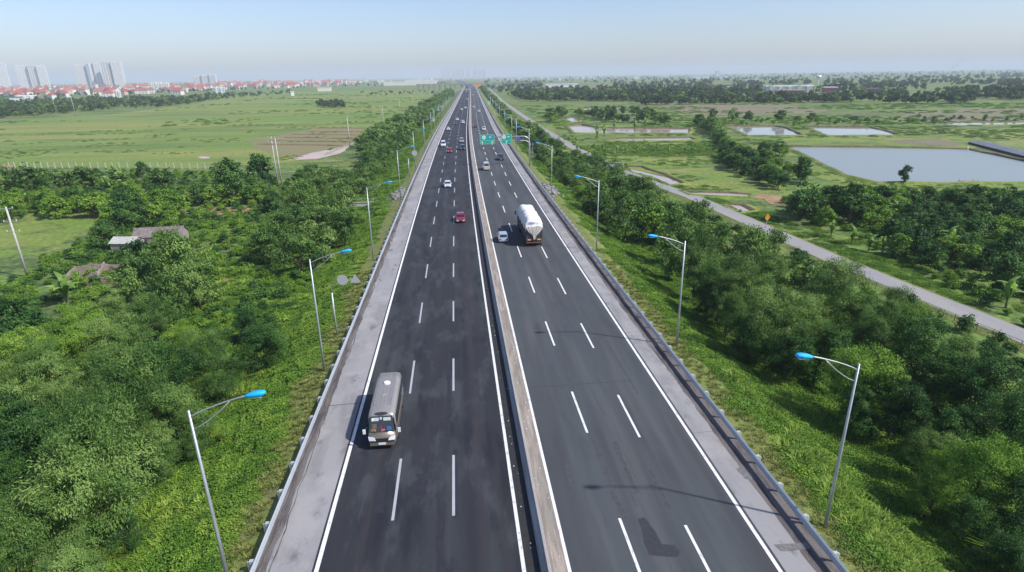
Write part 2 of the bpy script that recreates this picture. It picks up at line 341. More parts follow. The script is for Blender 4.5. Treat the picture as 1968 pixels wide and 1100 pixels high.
PONDS = []
def pond(pts, m, berm=.55, name='pond_water', zoff=.04, bw=2.2):
    P = gp(pts) if not isinstance(pts[0][0], np.floating) else pts
    PONDS.append(P); out = []
    for i in range(len(P)):
        a = Vector(P[i]); b = Vector(P[(i + 1) % len(P)]); d = b - a; n = max(1, int(d.length / 5)); nn = Vector((-d.y, d.x)).normalized()
        for k in range(n): q = a + d * (k / n) + nn * random.uniform(-.35, .35) * (k > 0); out.append((q.x, q.y))
    sheet(name, out, ZG + zoff, m, seg=1e9)
    c = Vector((sum(p[0] for p in out) / len(out), sum(p[1] for p in out) / len(out)))
    area = sum(out[i][0] * out[(i + 1) % len(out)][1] - out[(i + 1) % len(out)][0] * out[i][1] for i in range(len(out))); sg = 1 if area > 0 else -1
    r = []; n = len(out)
    for i in range(n):
        p = Vector(out[i]); t = (Vector(out[(i + 1) % n]) - Vector(out[i - 1])).normalized(); o = Vector((t.y, -t.x)) * sg
        h = berm * random.uniform(.75, 1.2); e = random.uniform(-.15, .15)
        r.append([(*(p - o * .25), ZG + zoff - .05), (*(p + o * (.35 + e)), ZG + h * .8), (*(p + o * (.9 + e)), ZG + h), (*(p + o * (1.5 + e)), ZG + h * .9), (*(p + o * (bw + .6)), ZG - .02)])
    r.append(r[0]); b = B(); b.rings(r, cap=False, closed=False); me = b.mesh('pond_bank', M_bank); me.materials.append(M_paddock)
    nf = 4
    for i, f in enumerate(me.polygons):
        if i % nf >= 2: f.material_index = 1
    link('pond_bank', me, kind='structure')
pond([(1515, 283), (1700, 284), (1858, 288), (1968, 311), (2060, 336), (2060, 353), (1968, 353), (1690, 353), (1628, 338), (1575, 312)], W_grey, .7)
pond([(1092, 243), (1118, 241), (1150, 247), (1325, 248), (1321, 258), (1105, 257)], W_pink, .8)
pond([(1148, 271), (1200, 267), (1325, 265), (1338, 270), (1240, 272)], W_pale, .6)
pond([(1084, 229), (1098, 226), (1114, 230), (1110, 235), (1090, 235)], W_pink, .4)
pond([(1198, 224), (1232, 225), (1234, 233), (1214, 233)], W_pale, .4)
for q in ([(1122, 208.5), (1137, 208.5), (1136, 212), (1122, 212)], [(1165, 208), (1188, 208), (1190, 212.5), (1166, 213)], [(1209, 209), (1216, 209), (1222, 213), (1212, 213)], [(1227, 207), (1236, 207), (1242, 212), (1231, 212)]):
    pond(q, W_pale, .4)
pond([(1398, 243.5), (1490, 243.5), (1510, 247), (1542, 262), (1440, 262)], W_pale, .7)
pond([(1553, 245), (1672, 246), (1700, 252), (1728, 261), (1592, 262)], W_pale, .7)
pond([(1780, 239), (1830, 236.5), (1990, 235.5), (1990, 239), (1860, 241), (1800, 241)], W_pale, .3)
pond([(1200, 321), (1232, 322), (1262, 332), (1312, 354), (1290, 357), (1262, 344), (1218, 332)], W_pink, .5)
pond([(1312, 370), (1400, 372), (1440, 375), (1436, 380), (1380, 379), (1330, 376)], W_pink, .5)
pond([(1402, 394), (1424, 396), (1446, 407), (1430, 409), (1408, 401)], W_pink, .4)
pond([(420, 540), (438, 530), (452, 534), (446, 550), (424, 556)], W_grey, .25)
pond([(1060, 238), (1080, 230), (1084, 233), (1070, 240)], W_pale, .3) if False else None

# ------------------------------------------------------------------ highway
YS = list(np.arange(-30, 60, 15)) + list(np.arange(60, 400, 10)) + list(np.arange(400, 1500, 50)) + list(np.arange(1500, 1800, 20)) + list(np.arange(1800, 5200, 200))
def strip(name, x0, x1, z, m, y0=-30, y1=5000, parent=None, **k):
    ys = [y for y in YS if y0 < y < y1]; ys = [y0] + ys + [y1]
    b = B(); b.rings([[(x0 + off(y), y, z if not callable(z) else z(y)), (x1 + off(y), y, z if not callable(z) else z(y))] for y in ys], cap=False, closed=False)
    return b.obj(name, m, parent, kind='structure', **k)
def extr(name, prof, m, y0, y1, parent=None, smooth=False, closed=True, **k):
    ys = [y0] + [y for y in YS if y0 < y < y1] + [y1]
    b = B(); b.rings([[(x + off(y), y, z) for x, z in prof] for y in ys], cap=closed, closed=closed)
    return b.obj(name, m, parent, smooth, **k)
strip('left_carriageway', -8.99, 3.52, 0, M_asL)
strip('right_carriageway', 5.0, 16.72, 0, M_asR)
strip('left_shoulder', -11.55, -8.99, .012, M_conc)
strip('right_shoulder', 16.72, 18.55, .012, M_conc)
strip('left_gutter', -12.2, -11.55, -.01, M_gut); strip('shoulder_edge_gap', -9.0, -8.86, .013, MATS['drain_shadow_black']) if False else None
strip('right_gutter', 18.55, 19.7, -.01, M_gut)
strip('drain_shadow_strip', 2.76, 3.52, .004, mat('drain_shadow_black', (.014, .015, .019), .85, c2=(.028, .027, .028), scale=2))  # dark drain strip, with the barrier's shadow painted into its near-black colour
strip('median_strip', 4.13, 5.0, .01, M_meddirt)
YE = 1700
for nm, pr in (('left_embankment', [(-12.2, -.02), (-12.9, -.12), (-14.6, -.38)]), ('right_embankment', [(19.7, -.02), (20.4, -.12), (21.9, -.35)])):
    extr(nm + '_verge', pr, M_verge, -30, YE, closed=False, kind='structure')
extr('left_embankment', [(-14.6, -.38), (-17.2, -1.5), (-19.6, -2.75), (-21.6, -3.35), (-24, -3.52)], M_slope, -30, YE, closed=False, kind='structure')
extr('right_embankment', [(21.9, -.35), (24.6, -1.5), (27.2, -2.75), (29, -3.35), (31.5, -3.52)], M_slope, -30, YE, closed=False, kind='structure')
# painted lines
strip('edge_line', -8.86, -8.62, .005, M_paint); strip('edge_line', 2.52, 2.74, .005, M_paintR)
strip('edge_line', 4.99 + .02, 5.2, .005, M_paint, y0=-30); strip('edge_line', 16.34, 16.56, .005, M_paint)
def dashes(name, cols, m):
    b = B()
    for x, ys, cyc in cols:
        y = ys
        while y < 900:
            wd = .09 if y < 200 else .11
            b.quad((x - wd + off(y), y, .006), (x + wd + off(y), y, .006), (x + wd + off(y + 6.15), y + 6.15, .006), (x - wd + off(y + 6.15), y + 6.15, .006)); y += cyc
    b.obj(name, m, kind='structure')
dashes('lane_marking', [(-4.93, 29.25 - 30.48, 15.24), (-1.21, 29.25 - 30.48, 15.24)], M_paintL)
dashes('lane_marking', [(8.87, 37.0 - 45.72, 15.24), (12.62, 36.0 - 45.72, 15.24)], M_paintR)
# joints and stains
b = B()
for (x0, x1, y) in ((-11.55, -8.99, 43.2), (16.72, 18.55, 127.5), (-11.5, -9, 88), (16.72, 18.55, 54.4), (-11.5, -9, 140), (-11.5, -9, 66.5), (16.72, 18.55, 88), (16.72, 18.5, 36)):
    wdt = .13 if y in (43.2, 127.5) else .03
    b.quad((x0 + off(y), y, .018), (x1 + off(y), y + .12, .018), (x1 + off(y), y + .12 + wdt, .018), (x0 + off(y), y + wdt, .018))
b.obj('shoulder_joint', M_seam, kind='structure')
b = B()
for (x0, x1, y) in ((5.2, 14.5, 44.2), (5.2, 16.3, 178.5), (-8.6, 2.5, 112), (-8.6, -1.3, 62.5)): b.quad((x0 + off(y), y, .0035), (x1 + off(y), y + .2, .0035), (x1 + off(y), y + .26, .0035), (x0 + off(y), y + .06, .0035))
b.obj('pavement_joint', mat('joint_dark', (.03, .03, .034), .9), kind='structure')
def blot(name, pts, z, m): sheet(name, [g(x, y, z) for x, y in pts], z, m, jit=.05, seg=.35)
blot('tar_patch', [(1226, 998), (1238, 994), (1252, 1012), (1264, 1030), (1272, 1046), (1296, 1048), (1308, 1060), (1302, 1070), (1262, 1068), (1246, 1066), (1240, 1046), (1236, 1024)], .008, M_tar)
blot('tar_patch', [(1132, 904), (1136, 902), (1146, 930), (1160, 960), (1178, 992), (1190, 1000), (1180, 1002), (1160, 980), (1146, 950)], .009, mat('faint_patch', (.082, .078, .083), .85)) if False else None
blot('shoulder_stain', [(1488, 1048), (1550, 1042), (1560, 1054), (1500, 1060)], .02, M_oil)
blot('shoulder_stain', [(1414, 900), (1424, 898), (1446, 914), (1444, 922), (1432, 920)], .02, M_oil)
blot('shoulder_stain', [(1240, 655), (1262, 652), (1268, 664), (1248, 668)], .02, M_oil)

M_wear = mat('worn_asphalt', (.044, .042, .046), .9, c2=(.064, .069, .074), scale=3)
def wear(x0, w_, ya, yb, seed, m=None):
    r = random.Random(seed); L_, R2 = [], []; y = ya
    while y < yb: L_.append((x0 - w_ * r.uniform(.3, 1) + off(y), y)); R2.append((x0 + w_ * r.uniform(.3, 1) + off(y), y)); y += r.uniform(.25, .6)
    sheet('worn_patch', L_ + R2[::-1], .004, m or M_wear, seg=1e9)
for a_ in ((9.15, .28, 27.8, 36.6, 1), (10.6, .22, 30, 36, 2), (9.1, .2, 43.5, 52, 3), (12.2, .2, 28, 33, 4), (10.2, .12, 60, 80, 5), (6.6, .2, 30, 34, 6), (14.3, .15, 42, 60, 7)): wear(*a_)
M_newp = mat('fresh_asphalt', (.013, .014, .021), .8, c2=(.021, .022, .029), scale=1.5)
for a_ in ((-1.05, .20, 29, 36.2, 11), (-2.0, .35, 22, 31, 12), (-1.6, .3, 38, 52, 13), (-5.9, .5, 30, 33.6, 14), (-3.4, .5, 31, 34, 15), (-7.6, .4, 36, 44, 16)): wear(*a_, m=M_newp)
b = B(); r = random.Random(3)
for i in range(70):
    x, y = (r.uniform(4.2, 4.95), r.uniform(18, 90)) if i % 3 else (r.uniform(2.8, 3.45), r.uniform(18, 70)); q = r.uniform(.012, .035); b.box(x - q, x + q, y - q, y + q, .012, .03)
b.obj('litter', M_white, label='tiny white bits of litter along the median', kind='stuff')
def edging(xc, amp, y1, seed, m, w0, z=.016):
    r = random.Random(seed); A, C = [], []; y = 16
    while y < y1: k = r.uniform(-amp, amp); A.append((xc - w0 + off(y) + r.uniform(-amp, amp) * .4, y)); C.append((xc + w0 + k + off(y), y)); y += r.uniform(.5, 1.3)
    sheet('edge_dirt', A + C[::-1], z, m, seg=1e9)
edging(-11.62, .14, 150, 1, M_gut, .14); edging(18.50, .22, 150, 2, M_gut, .20)
M_crack = mat('dark_crack', (.07, .062, .062), .95)
for xc, sd, z in ((-11.42, 3, .018), (18.78, 4, .004), (-11.9, 5, .004)):
    r = random.Random(sd); A, C = [], []; y = 16; x = xc
    while y < 130: x += r.uniform(-.07, .07) + (xc - x) * .2; w_ = r.uniform(.012, .05); A.append((x - w_ + off(y), y)); C.append((x + w_ + off(y), y)); y += r.uniform(.3, .8)
    sheet('edge_crack', A + C[::-1], z, M_crack, seg=1e9)
# median barrier
mb = empty('median_barrier', label='low concrete barrier running between the two carriageways', cat='barrier')
SEG = 12.0; y = -6.0; k = 0
while y < 1500:
    L = SEG if y < 300 else 60.0
    extr('barrier_segment', [(3.54, 0), (3.60, .16), (3.80, .36), (3.84, .74), (4.01, .74), (4.07, .36), (4.10, .16), (4.12, 0)], M_barr, y + .01, y + L - .01, mb); y += L

# guard rails
def guard(x, side, label):
    """side +1: the traffic is at larger x"""
    r = empty('guard_rail', label=label, cat='guard rail', group='guard rails along the highway edges')
    pr = []
    hb = .50 if side < 0 else .40
    for (u, q_) in ((0, 0), (.10, .12), (.10, .36), (.02, .5), (.10, .64), (.10, .88), (0, 1)):
        z = .84 - hb + q_ * hb; pr.append((x + side * u, z))
    pr2 = [(a - side * .012, z) for a, z in reversed(pr)]
    extr('rail_beam', pr + pr2, M_rail, -8, 1500, r)
    me = B(); me.box(-.07, .07, -.06, .06, -.6, .62); me.box(-.05, .30, -.05, .05, .50, .76) if False else None
    pm = me.mesh('rail_post', M_post)
    q = B(); s = -side
    q.box(*(sorted((s * .03, s * .34))), -.10, .10, .50, .70); bm_ = q.mesh('rail_block', M_post)
    y = 3.0; n = 0
    while n < 140:
        o = link('rail_post', pm, r); o.location = (x + off(y) - side * .40, y, 0)
        if y < 160: c = link('spacer_block', bm_, o); c.location = (side * .38, 0, 0)
        y += 2.9; n += 1
    return r
guard(-11.98, 1, 'galvanised guard rail along the left shoulder'); guard(19.42, -1, 'galvanised guard rail along the right shoulder')

# service road
sr = [(63.9, 30), (63.2, 55.0), (61.2, 72), (59.9, 85.4), (58.9, 106), (57.2, 138.0), (53.2, 162), (50.8, 186.8), (48.6, 245.8), (49.0, 340), (51.0, 463), (56, 700), (69.6, 1061.3), (84, 1500)]
b = B(); b2 = B(); rr = []; re = []
pts = []
for i in range(len(sr) - 1):
    for k in range(8): t = k / 8; pts.append((sr[i][0] * (1 - t) + sr[i + 1][0] * t, sr[i][1] * (1 - t) + sr[i + 1][1] * t))
for x, y in pts: rr.append([(x - 3.4, y, ZG + .02), (x - 1.95, y, ZG + .34), (x + 1.95, y, ZG + .34), (x + 3.2, y, ZG + .02)])
b.rings(rr, cap=False, closed=False); me = b.mesh('service_road', M_svc); me.materials.append(M_verge)
for i, f in enumerate(me.polygons):
    if i % 3 != 1: f.material_index = 1
link('service_road', me, kind='structure')

# ------------------------------------------------------------------ foliage meshes
def leaves(P, D, ln, wd, r, Nn=None):
    """diamond leaf quads at P, pointing along D"""
    n = len(P); D = D / (np.linalg.norm(D, axis=1, keepdims=True) + 1e-9)
    Q = r.normal(size=(n, 3)); Q = Q if Nn is None else Nn + Q * .42; S = np.cross(D, Q); S /= (np.linalg.norm(S, axis=1, keepdims=True) + 1e-9)
    l = ln * r.uniform(.7, 1.3, (n, 1)); w_ = wd * r.uniform(.7, 1.3, (n, 1))
    V = np.stack([P - D * l * .5, P + S * w_ * .5, P + D * l * .5, P - S * w_ * .5], 1).reshape(-1, 3)
    return V, np.arange(4 * n).reshape(n, 4)
def crown_mesh(name, seed, n, clumps, m, rad_=3.5, zc=4.6, flat=.85, ln=.34, wd=.10, sig=.42, droop=.6, lobes=7, low=-.35):
    r = np.random.default_rng(seed)
    lc = r.normal(size=(lobes, 3)); lc /= np.linalg.norm(lc, axis=1, keepdims=True)
    lc *= rad_ * r.uniform(.42, .74, (lobes, 1)); lc[:, 2] *= flat * .95; lc[0] = (0, 0, rad_ * .45); lc[1] *= .3
    lr = rad_ * r.uniform(.26, .44, lobes); lr[1] = rad_ * .5; lt = r.normal(0, .13, lobes)
    li = r.integers(0, lobes, clumps); d = r.normal(size=(clumps, 3)); d[:, 2] += .35; d /= np.linalg.norm(d, axis=1, keepdims=True)
    d[:, 2] = np.where(d[:, 2] < low, -d[:, 2] * .5, d[:, 2])
    cc = lc[li] + d * (lr[li] * r.uniform(.62, 1.12, clumps))[:, None] * np.array([1, 1, flat])
    ct = r.normal(.5, .13, clumps) + lt[li]
    ci = r.integers(0, clumps, n); out = d[ci]
    P = cc[ci] + r.normal(size=(n, 3)) * sig * np.array([1, 1, .62]) + np.array([0, 0, zc])
    P[:, 2] = np.where(P[:, 2] < .2, .2 + r.random(n) * 1.2, P[:, 2])
    D = out * .55 + r.normal(size=(n, 3)) * .55 + np.array([0, 0, -droop])
    V, F = leaves(P, D, ln, wd, r, out * .65 + (P - np.array([0, 0, zc - .5])) / rad_ * .75 + np.array([0, 0, .25]))
    tone = np.clip(np.repeat(ct[ci] + r.normal(0, .12, n), 4), 0, 1)
    return arrmesh(name, V, F, m, tone)
def trunk_mesh(name, seed, h=3.4, r0=.14, spread=1.7, limbs=5):
    r = random.Random(seed); b = B(); lean = (r.uniform(-.3, .3), r.uniform(-.3, .3))
    b.tube([(0, 0, -.2), (lean[0] * .4, lean[1] * .4, h * .35), (lean[0], lean[1], h * .75), (lean[0] * 1.3, lean[1] * 1.3, h * 1.15)], [r0 * 1.25, r0, r0 * .7, r0 * .3], 7)
    for i in range(limbs):
        a = i * 2 * math.pi / limbs + r.uniform(-.5, .5); z0 = h * r.uniform(.3, .7); s = spread * r.uniform(.6, 1)
        b.tube([(lean[0] * z0 / h, lean[1] * z0 / h, z0), (math.cos(a) * s * .5, math.sin(a) * s * .5, z0 + h * .22), (math.cos(a) * s, math.sin(a) * s, z0 + h * .5)], [r0 * .5, r0 * .33, r0 * .12], 5)
    return b.mesh(name, M_bark)
ACN = [crown_mesh('acacia_crown_near', 100 + i, 26000, 210, L_acacia, 3.9, 4.3, 1.12, .21, .055, .30, .65, 13, -.8) for i in range(5)]
ACM = [crown_mesh('acacia_crown_mid', 120 + i, 3600, 100, L_acacia, 3.9, 3.9, 1.0, .46, .16, .34, .5, 12, -.8) for i in range(5)]
ACF = [crown_mesh('acacia_crown_far', 140 + i, 700, 54, L_acacia, 3.7, 3.9, 1.0, 1.1, .5, .45, .3, 8, -.8) for i in range(4)]
DKN = [crown_mesh('broadleaf_crown_near', 160 + i, 19000, 190, L_dark, 3.7, 3.9, 1.10, .18, .095, .29, .25, 12, -.8) for i in range(3)]
DKM = [crown_mesh('broadleaf_crown_mid', 180 + i, 3200, 110, L_dark, 3.5, 3.1, .9, .42, .25, .32, .2, 10, -.8) for i in range(4)]
LMM = [crown_mesh('fruit_crown_mid', 200 + i, 3200, 110, L_lime, 3.5, 2.5, .72, .42, .24, .30, .15, 10, -.8) for i in range(4)]
LMN = [crown_mesh('bush_crown_near', 210 + i, 20000, 190, L_lime, 3.5, 3.6, 1.12, .17, .065, .29, .2, 12, -.8) for i in range(3)]
FAR = [crown_mesh('distant_crown', 220 + i, 300, 34, L_far, 4.6, 5.0, .85, 2.2, 1.5, .6, .1, 7) for i in range(5)]
TRK = [trunk_mesh('trunk', 300 + i) for i in range(4)]
KINDM = {'acacia': (ACN, ACM, ACF), 'dark': (DKN, DKM, ACF), 'lime': (LMN, LMM, LMM), 'orch': (LMM, LMM, LMM), 'orchdark': (DKM, DKM, DKM)}
NAMES = {'acacia': 'acacia_tree', 'dark': 'broadleaf_tree', 'lime': 'bushy_tree', 'orch': 'fruit_tree', 'orchdark': 'broadleaf_tree'}
CATS = {'acacia': 'tree', 'dark': 'tree', 'lime': 'tree', 'orch': 'tree', 'orchdark': 'tree'}
count = {}
spill = []
OPEN = [(366, 394, 488, 424), (262, 432, 345, 446), (222, 452, 270, 470), (150, 508, 232, 556), (414, 512, 462, 552), (95, 540, 150, 585), (-20, 425, 165, 488), (-30, 296, 408, 333), (566, 284, 676, 306), (530, 262, 545, 352), (34, 405, 54, 528)]
def tree(kind, x, y, r, label, group=None, z=ZG, hs=1.0):
    """r = crown radius in metres"""
    c = R.T @ np.array([x, y, z + 1.3 * r - H]); u, v, q = CX + FPX * c[0] / c[2], CY + FPX * c[1] / c[2], r * FPX / c[2]
    for (a0, b0, a1, b1) in OPEN:                                  # clearings and open views between the trees
        if y > 52 and group and math.hypot(max(a0 - u, 0, u - a1), max(b0 - v, 0, v - b1)) < q * (1.15 if y > 150 else (1.05 if y > 112 else .85)): return None
    dist = math.hypot(x, y); S = KINDM[kind]; lod = 0 if dist < 78 else (1 if dist < 260 else 2)
    me = random.choice(S[lod]); s = r / (3.65 if lod == 0 else 3.45)
    t = empty(NAMES[kind], (x, y, z), random.uniform(0, 6.28), label=label, cat=CATS[kind], group=group)
    t.scale = (s, s, s * hs)
    link('crown', me, t)
    link('trunk', random.choice(TRK), t)
    return t
def at_crown(px, py, rpx, hr=1.42, z=ZG):
    """crown centre and radius seen in the photograph -> foot of the tree on the ground"""
    r = 3.2
    for _ in range(6):
        zc = z + hr * r; x, y = g(px, py, zc); r = rpx / ppm(x, y, zc)
    return x, y, r

# hand-placed near trees ------------------------------------------------------
GL = 'trees growing between the left embankment and the gardens'; GR = 'trees growing between the right embankment and the side road'
near = [
 ('acacia', 175, 905, 112, 'broad pale-topped acacia at the foot of the left slope, lower left', None),
 ('acacia', 245, 770, 98, 'large acacia just behind the nearest left street lamp', None),
 ('acacia', 330, 792, 66, 'acacia whose drooping crown reaches towards the nearest left lamp pole', None),
 ('acacia', 55, 1010, 92, 'acacia in the bottom left corner of the greenery', None),
 ('acacia', 150, 1085, 76, 'acacia cut by the bottom edge beside the bright grass slope', None),
 ('dark', 45, 845, 88, 'dark-leaved tree crowding the left edge behind the pale-topped acacia', None),
 ('acacia', 62, 722, 74, None, GL), ('acacia', 240, 655, 62, None, GL), ('dark', 322, 690, 58, None, GL),
 ('acacia', 372, 828, 42, None, GL), ('acacia', 425, 718, 44, None, GL), ('dark', 492, 655, 52, 'round deep green tree standing alone in the bright creepers of the left slope', None),
 ('lime', 40, 664, 58, None, GL), ('lime', 150, 632, 62, None, GL), ('dark', 240, 1000, 44, None, GL), ('dark', 5, 930, 62, None, GL), ('acacia', 300, 868, 52, None, GL),
 ('acacia', 130, 800, 60, None, GL), ('acacia', 400, 668, 44, None, GL),
 ('acacia', 516, 392, 44, None, GL), ('acacia', 582, 384, 36, None, GL), ('acacia', 603, 424, 36, None, GL), ('acacia', 645, 392, 38, None, GL), ('acacia', 540, 440, 38, None, GL),
 ('acacia', 572, 478, 40, None, GL), ('acacia', 467, 424, 34, None, GL), ('acacia', 424, 434, 32, None, GL), ('lime', 470, 484, 34, None, GL), ('acacia', 414, 488, 42, None, GL),
 ('acacia', 512, 462, 34, None, GL), ('acacia', 420, 578, 44, None, GL), ('dark', 490, 612, 40, None, GL), ('acacia', 620, 455, 38, None, GL),
 ('acacia', 455, 560, 34, None, GL),
 ('acacia', 293, 470, 42, None, GL), ('acacia', 345, 500, 52, None, GL), ('acacia', 282, 520, 46, None, GL), ('acacia', 232, 552, 50, None, GL), ('acacia', 318, 562, 48, None, GL),
 ('acacia', 375, 540, 42, None, GL), ('lime', 185, 592, 46, None, GL), ('acacia', 228, 612, 44, None, GL), ('acacia', 290, 610, 44, None, GL), ('lime', 345, 640, 42, None, GL),
 ('dark', 45, 560, 50, None, GL), ('dark', 20, 610, 48, None, GL), ('lime', 95, 680, 50, None, GL), ('acacia', 150, 720, 56, None, GL), ('acacia', 10, 780, 60, None, GL), ('dark', 90, 520, 42, None, GL),
 ('dark', 140, 505, 40, None, GL), ('dark', 60, 500, 38, None, GL), ('dark', 10, 540, 44, None, GL), ('acacia', 660, 432, 32, None, GL),
 ('acacia', 560, 412, 34, None, GL), ('acacia', 350, 450, 34, None, GL),
 ('lime', 1893, 890, 78, 'small rounded light green tree at the lower right, alone on the slope foot', None),
 ('lime', 1664, 702, 72, 'light green tree behind the nearest right street lamp', None),
 ('dark', 1772, 650, 66, 'tall dark tree between the nearest right lamp and the side road', None),
 ('acacia', 1618, 565, 62, None, GR), ('acacia', 1555, 612, 50, None, GR), ('acacia', 1500, 612, 62, None, GR), ('acacia', 1440, 560, 52, None, GR), ('acacia', 1388, 540, 50, None, GR),
 ('acacia', 1340, 500, 46, None, GR), ('dark', 1885, 745, 68, None, GR), ('dark', 1955, 800, 62, None, GR), ('dark', 1850, 815, 50, None, GR), ('dark', 1965, 965, 62, None, GR),
 ('acacia', 1500, 520, 48, None, GR), ('acacia', 1560, 528, 42, None, GR), ('acacia', 1436, 474, 42, None, GR), ('acacia', 1380, 452, 38, None, GR), ('acacia', 1300, 440, 40, None, GR),
 ('acacia', 1330, 412, 34, None, GR), ('lime', 1258, 402, 38, None, GR), ('acacia', 1205, 402, 36, None, GR), ('acacia', 1180, 352, 36, None, GR), ('acacia', 1142, 372, 34, None, GR),
 ('dark', 1605, 660, 44, None, GR), ('dark', 1725, 770, 50, None, GR), ('acacia', 1290, 480, 36, None, GR), ('acacia', 1240, 360, 32, None, GR), ('acacia', 1480, 470, 36, None, GR),
 ('dark', 1520, 670, 42, None, GR), ('acacia', 1700, 600, 40, None, GR), ('acacia', 1400, 600, 40, None, GR), ('dark', 1925, 1060, 50, None, GR), ('dark', 1800, 720, 50, None, GR), ('dark', 1440, 640, 40, None, GR),
 ('acacia', 1690, 650, 48, None, GR), ('lime', 1745, 600, 34, None, GR), ('acacia', 1840, 690, 50, None, GR), ('dark', 1905, 690, 40, None, GR), ('acacia', 1640, 620, 40, None, GR), ('lime', 1800, 930, 50, None, GR), ('dark', 1880, 1000, 44, None, GR),
 ('acacia', 1580, 580, 40, None, GR), ('dark', 1660, 780, 40, None, GR), ('acacia', 1790, 860, 44, None, GR), ('dark', 1360, 570, 34, None, GR), ('dark', 1480, 640, 40, None, GR),
 ('acacia', 318, 480, 40, 'acacia standing in front of the old shed, hiding its right half', None), ('dark', 268, 484, 34, 'dark tree just in front of the white-roofed hut', None),
 ('dark', 1545, 315, 25, 'round dark tree on the corner of the big grey pond', None), ('dark', 1545, 368, 38, 'tall dense dark tree beside the brown mud patch', None),
 ('dark', 1640, 372, 36, None, 'trees at the near corner of the big pond'), ('lime', 1672, 378, 28, None, 'trees at the near corner of the big pond'), ('dark', 1604, 372, 30, None, 'trees at the near corner of the big pond'),
 ('dark', 272, 318, 15, 'small dark bushy tree standing on the white-post fence line', None),
 ('dark', 432, 318, 33, 'big dark tree beside the twin concrete utility poles', None), ('dark', 494, 318, 36, 'wide dark tree just left of the twin concrete utility poles', None), ('dark', 380, 356, 34, None, GL), ('dark', 450, 350, 30, None, GL),
]
for k, px, py, rp, lb, gr in near:
    rt = px > 1100 and py > 400; x, y, r = at_crown(px, py, rp * (1.12 if rt else 1.05), 1.62 if rt else 1.45)
    lb2 = lb or {GL: {'acacia': 'feathery mid-green acacia in the thicket below the left embankment', 'dark': 'dark-leaved tree in the thicket below the left embankment', 'lime': 'bright green bushy tree in the thicket below the left embankment'}[k],
                 GR: {'acacia': 'feathery mid-green acacia in the belt between right slope and side road', 'dark': 'dark-leaved tree in the belt between right slope and side road', 'lime': 'bright green bushy tree in the belt between right slope and side road'}[k]}.get(gr, 'dark or bright tree by the near corner of the big pond')
    tree(k, x, y, r, lb2, (gr + ', ' + NAMES[k].replace('_', ' ')) if gr in (GL, GR) else gr, hs=random.uniform(1.12, 1.3) if rt else random.uniform(1.0, 1.2))
# lone tree with thin trunk on the pond bank
x, y = g(1735, 355, ZG); t = tree('dark', x, y, 2.3, 'small lone tree with bare stem on the near bank of the big pond'); t.scale = (.55, .55, .8)

# belts further off -----------------------------------------------------------
def belt(poly_fn, y0, y1, sp, kinds, lbl, group, cap, rr=(2.6, 4.0), skip=None):
    P = []
    y = y0
    while y < y1:
        s = sp * (1 + max(0, y - 250) / 900)
        a, b_ = poly_fn(y); x = a
        while x < b_:
            P.append((x + off(y) + random.uniform(-.3, .3) * s, y + random.uniform(-.4, .4) * s)); x += s
        y += s * .92
    P.sort(key=lambda p: p[1])
    for i, (x, y) in enumerate(P):
        if skip and skip(x, y): continue
        r = random.uniform(*rr) * (1 + max(0, y - 300) / 1800)
        k = random.choice(kinds)
        if count.get(group, 0) < cap: tree(k, x, y, r, lbl[k], group + ', ' + NAMES[k].replace('_', ' ')); count[group] = count.get(group, 0) + 1
        else: spill.append((k, x, y, r))
belt(lambda y: ((-50 if y < 215 else -44 + (y - 230) * .010) + (2 if y > 300 else 0), -24.5 if y < 300 else -23.5), 104, 1150, 6.0, ['acacia', 'acacia', 'acacia', 'dark'],
     {'acacia': 'acacia in the long belt running away beside the left carriageway', 'dark': 'dark tree in the long belt running away beside the left carriageway'}, 'belt trees beside the left carriageway', 175, rr=(2.3, 3.7),
     skip=lambda x, y: y < 128 and x < -26)
belt(lambda y: (30, 44 if y < 135 else (41 if y < 200 else 38.5 - min(4, (y - 200) * .02))), 96, 1400, 5.4, ['acacia', 'acacia', 'dark', 'lime'],
     {'acacia': 'acacia in the long belt between right carriageway and side road', 'dark': 'dark tree in the long belt between right carriageway and side road', 'lime': 'light green tree in the long belt between right carriageway and side road'},
     'belt trees beside the right carriageway', 125, rr=(2.1, 3.4), skip=lambda x, y: y < 128 and x < 40 and y < 110)

def region(poly, sp, kinds, rr, lbl, group, cap=400, z=-2.0, jit=.42, hs=1.0):
    X, Y = scat(gp(poly, z), sp, jit); o = np.argsort(Y)
    for i in o:
        k = random.choice(kinds); r = random.uniform(*rr)
        if count.get(group, 0) < cap: tree(k, X[i], Y[i], r, lbl[k], group + ', ' + ('dark' if 'dark' in k else 'bright') + ' ones', hs=hs); count[group] = count.get(group, 0) + 1
        else: spill.append((k, X[i], Y[i], r))
gard = {'orch': 'low bright green fruit tree in the garden behind the left belt', 'orchdark': 'low dark green tree in the garden behind the left belt', 'lime': 'bright bushy tree in the garden behind the left belt'}
region([(-30, 352), (120, 350), (240, 350), (400, 352), (540, 356), (600, 372), (560, 392), (480, 392), (372, 396), (350, 425), (300, 432), (230, 440), (190, 428), (175, 405), (60, 412), (-30, 430)],
       5.6, ['orch', 'orch', 'orchdark'], (2.6, 3.9), gard, 'garden trees behind the left belt', 95)
region([(-30, 500), (100, 492), (150, 470), (190, 440), (230, 430), (340, 430), (300, 452), (225, 452), (215, 470), (228, 500), (160, 512), (60, 520), (-30, 560)],
       5.0, ['orchdark', 'orchdark', 'orch'], (2.3, 3.2), gard, 'garden trees beside the grass clearing', 60)
rg = {'orch': 'bright fruit tree in the orchard beyond the side road', 'orchdark': 'dark green tree in the orchard beyond the side road'}
